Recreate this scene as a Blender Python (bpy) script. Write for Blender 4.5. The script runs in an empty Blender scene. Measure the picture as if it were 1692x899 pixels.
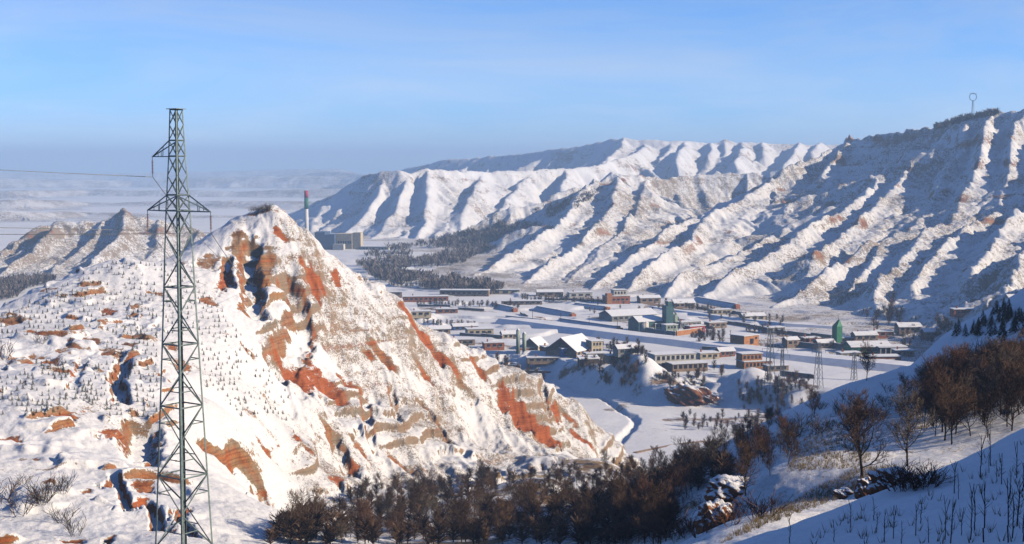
import bpy, bmesh, math, random
import numpy as np
from mathutils import Vector, Matrix
R_ = math.radians
scene = bpy.context.scene
COL = scene.collection

# ------------------------------------------------------------------ camera
F, CX, CY, Y0 = 2324.0, 846.0, 449.5, 270.0        # focal length and horizon of the 1692 x 899 photograph
TH = math.atan((CY - Y0) / F)
cam = bpy.data.cameras.new('camera')
cam.sensor_width = 36.0
cam.lens = 36.0 * F / 1692.0
cam.clip_start = 0.5
cam.clip_end = 60000
cam_o = bpy.data.objects.new('camera', cam)
COL.objects.link(cam_o)
cam_o.location = (0, 0, 0)
cam_o.rotation_euler = (math.pi / 2 - TH, 0, 0)
scene.camera = cam_o

# ------------------------------------------------------------------ sky and sun
SUN_AZ, SUN_EL = 101.0, 26.0                          # degrees clockwise from the view direction, above the horizon
world = bpy.data.worlds.new('World')
scene.world = world
world.use_nodes = True
wn = world.node_tree
sky = wn.nodes.new('ShaderNodeTexSky')
sky.sky_type = 'NISHITA'
sky.sun_disc = False
sky.sun_elevation = R_(SUN_EL)
sky.sun_rotation = R_(SUN_AZ)
sky.altitude = 2000
sky.air_density = 0.85
sky.dust_density = 0.0
sky.ozone_density = 10.0
bg = wn.nodes['Background']
bg.inputs['Strength'].default_value = 0.112
# thin veils of high cloud over the whole sky
wtc = wn.nodes.new('ShaderNodeTexCoord')
wmp = wn.nodes.new('ShaderNodeMapping')
wmp.inputs['Scale'].default_value = (2.2, 2.2, 13.0)
wns = wn.nodes.new('ShaderNodeTexNoise')
wns.inputs['Scale'].default_value = 1.6
wns.inputs['Detail'].default_value = 7
wns.inputs['Roughness'].default_value = 0.6
wns.inputs['Distortion'].default_value = 0.6
wmr = wn.nodes.new('ShaderNodeMapRange')
wmr.inputs[1].default_value = 0.36
wmr.inputs[2].default_value = 0.80
wmr.inputs[4].default_value = 0.62
wbw = wn.nodes.new('ShaderNodeRGBToBW')
wvm = wn.nodes.new('ShaderNodeMix')
wvm.data_type = 'RGBA'
wvm.blend_type = 'MULTIPLY'
wvm.inputs[0].default_value = 1.0
wvm.inputs[7].default_value = (1.30, 1.45, 1.70, 1)
wmx = wn.nodes.new('ShaderNodeMix')
wmx.data_type = 'RGBA'
wn.links.new(wtc.outputs['Generated'], wmp.inputs['Vector'])
wn.links.new(wmp.outputs[0], wns.inputs['Vector'])
wn.links.new(wns.outputs['Fac'], wmr.inputs[0])
wn.links.new(sky.outputs[0], wbw.inputs[0])
wn.links.new(wbw.outputs[0], wvm.inputs[6])
wn.links.new(wmr.outputs[0], wmx.inputs[0])
wn.links.new(sky.outputs[0], wmx.inputs[6])
wn.links.new(wvm.outputs[2], wmx.inputs[7])
wn.links.new(wmx.outputs[2], bg.inputs['Color'])
sun = bpy.data.lights.new('sun', 'SUN')
sun.energy = 3.75
sun.angle = R_(0.53)
sun.color = (1.0, 0.845, 0.635)
sun_o = bpy.data.objects.new('sun', sun)
COL.objects.link(sun_o)
sd = Vector((math.sin(R_(SUN_AZ)) * math.cos(R_(SUN_EL)), math.cos(R_(SUN_AZ)) * math.cos(R_(SUN_EL)), math.sin(R_(SUN_EL))))
sun_o.rotation_euler = sd.to_track_quat('Z', 'Y').to_euler()
vs = scene.view_settings
vs.view_transform = 'Standard'
vs.look = 'None'
vs.exposure = 0.72
vs.gamma = 1.0
vs.use_curve_mapping = False
scene.cycles.max_bounces = 6
scene.cycles.diffuse_bounces = 0
scene.cycles.volume_bounces = 1
scene.cycles.transparent_max_bounces = 8
scene.cycles.use_denoising = True

# ------------------------------------------------------------------ helpers: numbers
rng = np.random.default_rng(7)
random.seed(7)


def ray(px, py):
    u = (px - CX) / F
    v = (CY - py) / F
    dy = math.cos(TH) + v * math.sin(TH)
    return u / dy, (-math.sin(TH) + v * math.cos(TH)) / dy


def P(px, py, Y):
    a, b = ray(px, py)
    return (a * Y, Y, b * Y)


def screen(x, y, z):
    dep = y * math.cos(TH) - z * math.sin(TH)
    up = y * math.sin(TH) + z * math.cos(TH)
    return CX + F * x / dep, CY - F * up / dep


def sstep(a, b, x):
    t = np.clip((x - a) / (b - a), 0, 1)
    return t * t * (3 - 2 * t)


_perm = rng.permutation(4096).astype(np.int64)
_ang = rng.uniform(0, 2 * np.pi, 4096)
_gx, _gy = np.cos(_ang).astype(np.float32), np.sin(_ang).astype(np.float32)


def pnoise(x, y, seed=0):
    xi = np.floor(x).astype(np.int64)
    yi = np.floor(y).astype(np.int64)
    fx = (x - xi).astype(np.float32)
    fy = (y - yi).astype(np.float32)
    u = fx * fx * fx * (fx * (fx * 6 - 15) + 10)
    v = fy * fy * fy * (fy * (fy * 6 - 15) + 10)

    def g(ix, iy, dx, dy):
        h = _perm[(_perm[(ix + seed * 131) & 4095] + iy) & 4095]
        return _gx[h] * dx + _gy[h] * dy
    a = g(xi, yi, fx, fy)
    b = g(xi + 1, yi, fx - 1, fy)
    c = g(xi, yi + 1, fx, fy - 1)
    d = g(xi + 1, yi + 1, fx - 1, fy - 1)
    return ((a + (b - a) * u) * (1 - v) + (c + (d - c) * u) * v) * 1.5


def fbm(x, y, lam, octs=4, seed=0, gain=0.5):
    s = 0
    amp = 1.0
    k = 1.0 / lam
    for i in range(octs):
        s = s + amp * pnoise(x * k + 17.3 * i, y * k - 9.1 * i, seed + i)
        amp *= gain
        k *= 2.03
    return s


def ridged(x, y, lam, octs=3, seed=0, gain=0.5):
    s = 0
    amp = 1.0
    k = 1.0 / lam
    for i in range(octs):
        s = s + amp * (1 - 2 * np.sqrt(pnoise(x * k + 7.7 * i, y * k + 3.1 * i, seed + i) ** 2 + 0.0012))
        amp *= gain
        k *= 2.1
    return s


# ------------------------------------------------------------------ terrain: ridge lines of the mountains
# every ridge is a polyline of (px, py, distance); height falls away from it like a roof
RIDGES = []        # dict(pts, slope, comp, lam)


def ridge(pts, comp, slope=0.8, lam=40.0, kids=2, gap=55.0, klen=0.5, raw=False):
    w = np.array(pts if raw else [P(*p) for p in pts], float)
    RIDGES.append(dict(p=w, slope=slope, comp=comp, lam=lam, kids=kids, gap=gap, klen=klen))


# far range across the valley (comp 4)
FAR = 4
ridge([(470, 350, 2250), (545, 322, 2200), (605, 293, 2150), (640, 284, 2130), (673, 280, 2120), (692, 286, 2130), (719, 276, 2150), (755, 280, 2180), (808, 283, 2230), (861, 283, 2280), (985, 272, 2420), (1060, 250, 2700)], FAR, 0.72, 60, 1, 110, 0.5)
ridge([(645, 284, 2130), (625, 330, 2030), (590, 372, 1920), (560, 405, 1820)], FAR, 0.75, 40, 2, 60, 0.5)
ridge([(690, 286, 2130), (668, 330, 2000), (640, 372, 1880), (612, 402, 1760)], FAR, 0.75, 40, 2, 60, 0.5)
ridge([(722, 278, 2150), (716, 320, 2020), (700, 360, 1880), (676, 405, 1700)], FAR, 0.75, 40, 2, 60, 0.5)
ridge([(800, 284, 2220), (790, 320, 2060), (760, 360, 1900), (735, 400, 1760)], FAR, 0.75, 40, 2, 60, 0.5)
ridge([(870, 284, 2290), (850, 315, 2150), (830, 345, 2000)], FAR, 0.75, 40, 2, 60, 0.5)
ridge([(930, 278, 2350), (920, 310, 2200)], FAR, 0.75, 40, 2, 60, 0.5)
ridge([(548, 322, 2200), (528, 360, 2080), (505, 395, 1960)], FAR, 0.75, 40, 2, 60, 0.5)
ridge([(500, 340, 2240), (485, 370, 2120)], FAR, 0.75, 40, 2, 60, 0.5)
ridge([(590, 310, 3600), (660, 285, 3500), (740, 264, 3300), (861, 255, 3150), (971, 236, 3000), (1025, 228, 2950), (1085, 232, 2950), (1167, 235, 2980), (1190, 234, 2980), (1203, 228, 2980), (1222, 235, 2980), (1300, 236, 3000), (1363, 238, 3000), (1500, 240, 3000), (1700, 235, 3000)], FAR, 0.7, 70, 1, 120, 0.5)
ridge([(1025, 228, 2950), (1018, 250, 2780), (990, 275, 2500)], FAR, 0.75, 45, 2, 80, 0.5)
for x0, dx_, dy_ in ((1062, -20, 40), (1104, -34, 60), (1126, -10, 34), (1176, -30, 64), (1203, -40, 70), (1228, -14, 38), (1262, -36, 62), (1320, -24, 48), (1352, -42, 66), (1400, -20, 40)):
    ridge([(x0, 234, 2960), (x0 + dx_ * 0.4, 234 + dy_ * 0.42, 2780 + dx_), (x0 + dx_, 234 + dy_, 2600)], FAR, random.uniform(0.62, 0.85), 60, 1, 110, 0.5)
# middle range M and right range R (comp 3)
MID = 3
ridge([(1014, 282, 1720), (985, 296, 1700), (932, 316, 1680), (900, 332, 1660), (840, 350, 1640), (772, 375, 1620), (715, 400, 1580)], MID, 0.68, 60, 0, 60, 0.45)
ridge([(1014, 282, 1720), (1064, 289, 1750), (1120, 292, 1780), (1192, 286, 1800), (1240, 284, 1800), (1330, 275, 1800)], MID, 0.7, 50, 1, 90, 0.5)
ridge([(985, 296, 1700), (940, 345, 1520), (890, 392, 1340), (820, 432, 1200), (752, 462, 1140)], MID, 0.74, 44, 2, 80, 0.5)
ridge([(1030, 284, 1730), (1008, 345, 1500), (968, 398, 1300), (905, 440, 1140), (850, 472, 1050)], MID, 0.74, 44, 2, 80, 0.5)
ridge([(1072, 290, 1750), (1050, 345, 1530), (1015, 400, 1320), (975, 440, 1160), (930, 474, 1050)], MID, 0.76, 36, 2, 50, 0.5)
ridge([(1400, 230, 1560), (1350, 258, 1530), (1306, 270, 1500), (1231, 325, 1400), (1185, 353, 1310), (1149, 389, 1190), (1099, 430, 1080), (1045, 484, 980)], MID, 0.78, 40, 2, 55, 0.5)
ridge([(1180, 350, 1330), (1120, 378, 1250), (1075, 405, 1180), (1020, 450, 1070), (985, 480, 1000)], MID, 0.78, 36, 2, 45, 0.5)
ridge([(1298, 342, 1330), (1302, 371, 1270), (1256, 410, 1130), (1210, 431, 1060), (1156, 452, 1010), (1120, 484, 960)], MID, 0.8, 44, 2, 75, 0.5)
ridge([(2500, 120, 1150), (2200, 140, 1200), (1900, 160, 1260), (1692, 180, 1320), (1651, 181, 1335), (1606, 190, 1350), (1569, 206, 1390), (1510, 218, 1440), (1451, 226, 1500), (1400, 230, 1560)], MID, 0.85, 40, 1, 60, 0.45)
ridge([(1400, 232, 1555), (1375, 270, 1470), (1330, 330, 1360), (1298, 345, 1325)], MID, 0.8, 34, 2, 40, 0.5)
ridge([(1520, 225, 1430), (1480, 262, 1350), (1446, 292, 1290), (1387, 346, 1180), (1309, 406, 1060), (1250, 442, 1000), (1190, 485, 945)], MID, 0.82, 44, 2, 75, 0.5)
ridge([(1606, 192, 1350), (1600, 240, 1270), (1569, 268, 1240), (1535, 300, 1200), (1524, 344, 1130), (1478, 395, 1040), (1400, 424, 985), (1341, 474, 920), (1290, 505, 890)], MID, 0.84, 42, 2, 75, 0.5)
ridge([(1569, 208, 1390), (1540, 250, 1320), (1500, 275, 1280), (1450, 320, 1200), (1420, 370, 1100), (1360, 420, 1000)], MID, 0.8, 34, 2, 42, 0.5)
ridge([(1478, 395, 1040), (1448, 432, 965), (1425, 456, 930)], MID, 0.84, 30, 2, 40, 0.5)
ridge([(1692, 182, 1320), (1670, 258, 1200), (1642, 331, 1080), (1597, 385, 990), (1542, 424, 920), (1520, 470, 850), (1505, 522, 790)], MID, 0.86, 42, 2, 75, 0.5)
ridge([(1651, 183, 1335), (1620, 240, 1240), (1590, 300, 1150), (1560, 360, 1060), (1520, 400, 985), (1470, 450, 900), (1440, 505, 835)], MID, 0.86, 40, 2, 75, 0.5)
ridge([(1800, 180, 1290), (1740, 280, 1100), (1692, 345, 1000), (1655, 390, 920), (1615, 442, 840), (1580, 490, 780)], MID, 0.86, 34, 2, 40, 0.5)
ridge([(2000, 220, 1200), (1850, 330, 980), (1760, 380, 880), (1692, 420, 800), (1640, 462, 740), (1610, 500, 700)], MID, 0.86, 30, 2, 40, 0.5)
ridge([(2200, 300, 1000), (1950, 400, 780), (1780, 440, 690), (1700, 478, 640)], MID, 0.8, 30, 2, 40, 0.5)
# ridge on the left, behind the near hill (comp 2)
LEFT = 2
ridge([(-500, 440, 1250), (-250, 400, 1300), (-80, 420, 1300), (0, 412, 1320), (60, 375, 1340), (92, 365, 1350), (130, 374, 1350), (175, 364, 1355), (213, 345, 1360), (237, 353, 1360), (270, 361, 1370), (330, 376, 1380), (380, 402, 1390), (450, 440, 1400)], LEFT, 0.8, 36, 1, 60, 0.5)
ridge([(92, 365, 1350), (62, 402, 1260), (20, 440, 1180), (-20, 470, 1120)], LEFT, 0.82, 30, 2, 40, 0.5)
ridge([(175, 364, 1355), (140, 402, 1270), (100, 440, 1180), (65, 470, 1110)], LEFT, 0.82, 30, 2, 40, 0.5)
ridge([(213, 345, 1360), (200, 385, 1270), (165, 425, 1180), (135, 465, 1110)], LEFT, 0.82, 30, 2, 40, 0.5)
ridge([(270, 361, 1370), (255, 400, 1280), (225, 440, 1190)], LEFT, 0.82, 30, 2, 40, 0.5)
ridge([(330, 376, 1380), (310, 410, 1300), (285, 450, 1200)], LEFT, 0.82, 30, 2, 40, 0.5)
ridge([(20, 400, 1320), (-20, 430, 1240), (-60, 470, 1150)], LEFT, 0.82, 30, 2, 40, 0.5)
# faint ranges at the end of the valley (comp 5)
END = 5
ridge([(-600, 335, 7000), (-200, 340, 6800), (0, 345, 6600), (90, 352, 6500), (170, 362, 6300), (260, 380, 6000)], END, 0.35, 200, 1, 500, 0.5)
ridge([(200, 330, 8500), (330, 318, 8000), (400, 300, 7600), (470, 292, 7200), (540, 282, 6800), (600, 290, 6300), (640, 288, 6000), (760, 275, 5500), (900, 265, 5000)], END, 0.4, 200, 2, 350, 0.5)
for Yd, pys, kg in ((2450, (346, 349, 343, 347, 352, 357, 366), 120), (3200, (333, 327, 335, 329, 334, 331, 338), 170), (4400, (314, 319, 310, 316, 312, 316, 310), 240), (6400, (302, 296, 301, 294, 299, 293, 290), 330), (9000, (290, 287, 291, 284, 287, 281, 279), 460)):
    ridge([(-700 + 210 * i + 40 * ((i * 7 + Yd) % 3), pys[i], Yd + 200 * ((i * 5) % 3)) for i in range(7)], END, 0.34, 120, 2, kg, 0.5)
ridge([(350, 350, 6000), (430, 335, 5600), (500, 322, 5200), (560, 305, 4900), (620, 300, 4600)], END, 0.4, 150, 2, 250, 0.5)


def grow(r, level, out):
    """side ridges branching from a ridge, falling away on both sides"""
    p = r['p']
    seg = np.linalg.norm(np.diff(p[:, :2], axis=0), axis=1)
    cum = np.concatenate([[0], np.cumsum(seg)])
    L = cum[-1]
    s = r['gap'] * random.uniform(0.3, 0.9)
    side = random.choice((-1, 1))
    while s < L - r['gap'] * 0.2:
        k = int(np.searchsorted(cum, s)) - 1
        k = min(max(k, 0), len(seg) - 1)
        t = (s - cum[k]) / max(seg[k], 1e-6)
        a = p[k] + (p[k + 1] - p[k]) * t
        d = p[k + 1] - p[k]
        d2 = d[:2] / max(np.linalg.norm(d[:2]), 1e-6)
        if d[2] > 0:
            d2 = -d2
        lead = 0.75 if abs(d[2]) > 0.12 * seg[k] else 0.15
        nrm = np.array([-d2[1], d2[0]]) * side
        ang = nrm + d2 * lead * random.uniform(0.6, 1.3)
        ang /= np.linalg.norm(ang)
        length = r['gap'] * random.uniform(0.9, 1.7) * (1.25 if level == 0 else 1.0)
        fall = r['slope'] * random.uniform(0.5, 0.66)
        q = [a - np.array([0, 0, 0.02 * length])]
        for j in range(3):
            b = math.radians(random.uniform(-22, 22))
            ang = np.array([ang[0] * math.cos(b) - ang[1] * math.sin(b), ang[0] * math.sin(b) + ang[1] * math.cos(b)])
            stp = length / 3
            q.append(q[-1] + np.array([ang[0] * stp, ang[1] * stp, -fall * stp * random.uniform(0.7, 1.3)]))
        c = dict(p=np.array(q), slope=r['slope'] * 1.1, comp=r['comp'], lam=r['lam'] * 0.6, gap=r['gap'] * 0.5, kids=r['kids'] - 1, klen=r['klen'])
        out.append(c)
        if c['kids'] > 0:
            grow(c, level + 1, out)
        s += r['gap'] * random.uniform(0.6, 1.2)
        side = -side


_kids = []
for _r in RIDGES:
    if _r['kids'] > 0:
        grow(_r, 0, _kids)
ALL_RIDGES = RIDGES + _kids

# ------------------------------------------------------------------ terrain: near hill and foreground by survey points
# (px, py, distance) seen points, tag h = red hill, f = foreground slopes
S = []


def sv(tag, *pts):
    for p in pts:
        S.append((*P(*p), tag))


def sx(tag, *pts):
    for px, Y, z in pts:
        S.append((ray(px, 500)[0] * Y, Y, z, tag))


# crest of the hill
sv('h', (-700, 560, 300), (-300, 560, 320), (-100, 530, 335), (0, 513, 342), (60, 482, 355), (120, 455, 362), (185, 429, 370), (230, 433, 375), (275, 432, 382), (315, 418, 388), (345, 398, 394), (385, 364, 402), (410, 352, 405), (440, 349, 405), (468, 354, 405), (498, 378, 407), (526, 410, 408), (556, 442, 410), (588, 470, 411), (620, 494, 412), (660, 512, 415), (700, 545, 418), (750, 580, 422), (804, 611, 428), (836, 628, 432), (882, 642, 438), (938, 662, 446), (968, 684, 450), (988, 704, 452), (1004, 728, 452))
# left benches
sv('h', (-300, 899, 150), (0, 899, 150), (100, 899, 150), (200, 899, 150), (300, 900, 150), (400, 899, 165), (300, 960, 141), (0, 960, 140),
   (0, 800, 176), (100, 800, 178), (200, 800, 185), (300, 800, 190), (400, 820, 205), (0, 700, 216), (100, 700, 220), (200, 700, 230), (300, 700, 245), (400, 720, 262), (480, 800, 285),
   (0, 600, 272), (100, 600, 280), (200, 600, 290), (300, 600, 300), (380, 620, 315), (440, 690, 305), (500, 740, 312), (0, 550, 305), (100, 530, 320), (200, 500, 345), (280, 500, 352), (330, 520, 350), (400, 560, 342), (-300, 700, 216))
# face of the hill
sv('h', (330, 450, 376), (370, 430, 386), (400, 440, 384), (430, 470, 378), (470, 480, 384), (450, 540, 366), (450, 590, 352), (500, 600, 366), (520, 520, 388), (560, 520, 396), (600, 560, 396), (560, 600, 384), (620, 640, 386), (520, 660, 356), (560, 700, 350), (600, 720, 358), (660, 600, 400), (700, 640, 400), (660, 700, 374), (750, 680, 402), (720, 740, 378), (800, 680, 414), (800, 730, 400), (835, 690, 420), (880, 690, 428), (930, 710, 436), (850, 722, 410), (900, 742, 418), (960, 738, 436),
   (560, 790, 330), (600, 800, 338), (650, 790, 350), (700, 790, 356), (800, 768, 380), (880, 752, 405), (500, 830, 292), (460, 870, 258))
# behind the crest
sx('h', (-700, 380, -95), (-300, 400, -95), (0, 415, -88), (185, 440, -85), (275, 450, -80), (345, 460, -78), (430, 480, -80), (500, 480, -90), (620, 485, -108), (750, 490, -115), (850, 500, -118), (950, 510, -118), (1040, 505, -114))
# wooded gully in front of the hill
sv('f', (945, 756, 416), (1010, 765, 390), (900, 790, 330), (800, 820, 290), (650, 850, 250), (520, 890, 215), (700, 899, 190), (850, 880, 200), (900, 850, 225), (1000, 840, 230), (1000, 899, 165), (1100, 899, 125), (1100, 800, 215), (1180, 760, 220), (1180, 850, 150), (1130, 870, 140))
sx('f', (1070, 440, -110), (1080, 400, -104))
# near slope with stakes
sv('f', (1692, 899, 38), (1500, 899, 44), (1350, 899, 49), (1200, 905, 54), (1692, 722, 72), (1640, 740, 70), (1580, 763, 67), (1530, 782, 65), (1480, 803, 63), (1400, 835, 61), (1800, 690, 78), (1600, 840, 52))
sx('f', (1692, 90, -21.0), (1580, 84, -21.5), (1480, 80, -22), (1400, 76, -20))
# lit field behind it and the slopes beyond
sv('f', (1230, 899, 72), (1180, 920, 70), (1300, 860, 84), (1350, 840, 96), (1440, 800, 108), (1280, 800, 115), (1350, 760, 128), (1300, 730, 150), (1400, 700, 155), (1340, 690, 180), (1500, 760, 115), (1560, 700, 135), (1640, 680, 130), (1692, 640, 140),
   (1240, 870, 95), (1220, 840, 115), (1210, 800, 140),
   (1290, 688, 230), (1358, 651, 242), (1430, 627, 252), (1491, 607, 260), (1230, 715, 235), (1400, 668, 215), (1470, 655, 215), (1540, 640, 210), (1600, 630, 205), (1692, 600, 210), (1500, 680, 165), (1800, 590, 200),
   (1540, 580, 292), (1604, 560, 300), (1510, 600, 285), (1650, 565, 300), (1580, 600, 255), (1692, 540, 330), (1640, 516, 375), (1692, 505, 385), (1595, 545, 362), (1800, 490, 390), (1980, 470, 390))
sx('f', (1230, 300, -92), (1300, 300, -84), (1358, 305, -80), (1430, 315, -76), (1491, 325, -72), (1540, 340, -66), (1604, 345, -60), (1560, 420, -86), (1620, 450, -80), (1692, 450, -74), (1800, 450, -70), (1980, 460, -66))
# round the camera and out of view; right-hand rises shaped to shade the foreground
for q in ((0, 0, -1.7), (-6, -10, -1.5), (8, -10, -0.5), (0, 14, -5.0), (-12, 30, -13), (0, 30, -11), (-30, 40, -20), (-20, 60, -26), (0, 60, -24), (-40, 100, -38), (0, 100, -36), (12, 30, -8.2), (-80, 100, -39), (20, 110, -30), (-120, 60, -36), (-200, 150, -44),
          (30, 0, 4), (70, -30, 24), (62, 10, 18), (66, 36, 20), (76, 48, 24), (100, -80, 42), (110, 20, 40), (62, 88, -18), (140, 60, 24), (80, 98, -17), (100, 106, -14), (100, 128, -2), (97, 145, 0), (97, 165, -2), (100, 190, -5), (104, 215, -7), (116, 258, -9), (150, 150, 4), (150, 220, 0), (174, 305, -20), (190, 220, 4), (0, -80, 20), (-80, -60, 10), (40, -200, 50), (-200, -100, 10), (250, 0, 40), (250, -200, 60), (230, 330, -20), (300, 200, 0), (-300, 0, -20)):
    S.append((*q, 'f'))
SX = np.array([s[:3] for s in S])
STAG = np.array([s[3] == 'h' for s in S])
_C2 = 6.0 ** 2


def _phi(d2):
    return np.sqrt(d2 + _C2)


_A = _phi((SX[:, None, 0] - SX[None, :, 0]) ** 2 + (SX[:, None, 1] - SX[None, :, 1]) ** 2)
_n = len(SX)
_M = np.zeros((_n + 1, _n + 1))
_M[:_n, :_n] = _A + np.eye(_n) * -0.02
_M[:_n, _n] = 1
_M[_n, :_n] = 1
_W = np.linalg.solve(_M, np.concatenate([SX[:, 2], [0]]))


def near_base(x, y):
    z = np.full(x.shape, _W[_n])
    for i in range(_n):
        z += _W[i] * np.sqrt((x - SX[i, 0]) ** 2 + (y - SX[i, 1]) ** 2 + _C2)
    return z


def ray_near(px, py, lo=60, hi=520):
    a, b = ray(px, py)
    Y = np.linspace(lo, hi, 900)
    z = near_base(a * Y, Y)
    k = np.argmax(z > b * Y)
    return np.array([a * Y[k], Y[k], z[k]])


def seg_dist(x, y, poly):
    """distance to a polyline and fraction along it"""
    best = np.full(x.shape, 1e9)
    frac = np.zeros(x.shape)
    n = len(poly) - 1
    for k in range(n):
        ax, ay = poly[k][:2]
        bx, by = poly[k + 1][:2]
        dx, dy = bx - ax, by - ay
        t = np.clip(((x - ax) * dx + (y - ay) * dy) / (dx * dx + dy * dy + 1e-9), 0, 1)
        d = np.hypot(x - ax - t * dx, y - ay - t * dy)
        m = d < best
        best = np.where(m, d, best)
        frac = np.where(m, (k + t) / n, frac)
    return best, frac


# gullies and cliffs cut into the hill: (points in the photograph, width m, depth m)
GULLY = [([(421, 388), (412, 425), (414, 470), (424, 520)], 2.6, 6.5),
         ([(377, 425), (372, 450), (382, 470)], 1.2, 3.0),
         ([(462, 455), (486, 490), (502, 535), (480, 580), (452, 602)], 3.0, 4.5),
         ([(548, 700), (562, 745), (578, 795)], 2.2, 4.0),
         ([(330, 735), (395, 755), (428, 800), (470, 852)], 1.3, 3.6),
         ([(205, 592), (190, 628), (204, 660)], 1.3, 3.2),
         ([(236, 690), (226, 735), (250, 770)], 2.6, 4.5),
         ([(187, 785), (205, 815), (212, 838)], 0.7, 2.2),
         ([(240, 825), (256, 850), (262, 880)], 0.7, 2.2),
         ([(692, 668), (722, 708), (748, 748)], 1.5, 3.4),
         ([(755, 632), (782, 660)], 1.1, 2.2),
         ([(600, 650), (605, 700), (618, 745)], 1.2, 1.8),
         ([(645, 640), (655, 690), (662, 720)], 1.0, 1.2),
         ([(895, 640), (905, 690)], 1.2, 2.4),
         ([(280, 845), (305, 870), (330, 890)], 0.9, 1.8),
         ([(140, 590), (120, 650)], 0.9, 0.9),
         ([(395, 665), (455, 735)], 0.8, 0.9),
         ([(430, 640), (520, 760)], 0.7, 0.8)]
# red and ochre bare earth on the hill: (px, py, half width px, half height px, how red 0..1, notch m)
BARE = [(343, 437, 26, 16, .25, 1.5), (372, 458, 12, 26, .55, 1.0), (388, 404, 14, 24, .2, 1.0), (437, 452, 14, 40, .25, .6), (462, 384, 17, 7, .6, .4), (446, 425, 9, 18, .25, .3),
        (519, 476, 17, 26, .9, .8), (555, 463, 9, 16, .8, .4), (500, 440, 10, 8, .5, .2), (430, 352, 40, 4, .3, 0),
        (490, 618, 42, 20, .75, 2.2), (530, 640, 52, 14, .7, 1.6), (575, 640, 26, 10, .5, 1.0), (640, 606, 34, 11, .35, 1.8), (610, 595, 14, 8, .5, .6), (700, 615, 16, 9, .5, 1.0),
        (680, 537, 30, 9, .9, .8), (700, 553, 18, 9, .8, .8), (726, 590, 13, 15, .75, 1.4), (745, 605, 26, 8, .5, .5), (790, 612, 22, 6, .5, .4),
        (838, 672, 16, 26, .95, 1.0), (862, 700, 16, 24, .95, 1.2), (885, 718, 34, 24, .8, 2.0), (908, 735, 24, 15, .75, 1.2), (918, 682, 10, 14, .7, .8), (940, 690, 20, 6, .5, .3), (960, 728, 30, 4, .7, .3),
        (225, 833, 23, 22, .7, 2.4), (176, 800, 14, 12, .4, 1.4), (238, 800, 26, 12, .4, 1.6), (143, 812, 9, 8, .4, .8), (302, 850, 11, 28, .6, 1.4), (345, 737, 20, 8, .45, 1.6), (385, 754, 16, 5, .6, .8), (275, 875, 16, 10, .5, .6), (120, 890, 26, 8, .5, .8), (183, 888, 12, 10, .5, 1.0),
        (14, 722, 26, 12, .45, 1.4), (105, 687, 26, 9, .3, 1.2), (38, 742, 22, 5, .35, .6), (45, 763, 26, 5, .35, .5), (180, 715, 20, 18, .5, 1.0), (196, 655, 10, 12, .75, 1.0), (150, 566, 26, 9, .3, 1.2), (185, 588, 30, 7, .3, .8), (105, 580, 20, 5, .3, .6), (60, 588, 28, 6, .3, .8), (30, 590, 18, 8, .4, .8), (20, 530, 30, 8, .3, .8), (60, 600, 22, 5, .4, .5), (130, 552, 20, 6, .3, .5), (180, 515, 16, 8, .5, .5), (215, 570, 16, 5, .3, .4), (225, 525, 16, 5, .3, .4),
        (263, 625, 16, 6, .4, .7), (285, 575, 16, 7, .4, .7), (300, 600, 16, 12, .4, .8), (345, 500, 20, 8, .35, .6), (412, 580, 14, 7, .3, .6), (500, 745, 20, 7, .4, .6), (440, 745, 18, 6, .4, .4), (545, 710, 8, 14, .3, .4), (585, 770, 14, 12, .6, .8), (600, 745, 22, 8, .4, .6), (660, 770, 40, 8, .4, .5), (560, 812, 20, 8, .6, .6), (300, 440, 14, 5, .3, .4), (255, 485, 16, 4, .3, .3), (405, 510, 14, 8, .3, .4), (60, 552, 26, 4, .3, .4), (80, 482, 20, 3, .3, .2)]
GUL_W = [(np.array([ray_near(*q) for q in g[0]]), g[1], g[2]) for g in GULLY]
BARE_W = []
for b in BARE:
    c = ray_near(b[0], b[1])
    d0, d1 = ray_near(b[0], b[1] + 5), ray_near(b[0], b[1] - 5)
    BARE_W.append((c, b, float(np.clip((d1[1] - d0[1]) / (10 * c[1] / F), 0.7, 3.2))))

# valley: step between the high fields and the low fields by the stream
EDGE_PX = [600, 880, 960, 1030, 1080, 1130, 1190, 1240, 1330, 1420, 1700]
EDGE_Y = [690, 668, 640, 606, 590, 592, 600, 588, 566, 552, 520]


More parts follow.
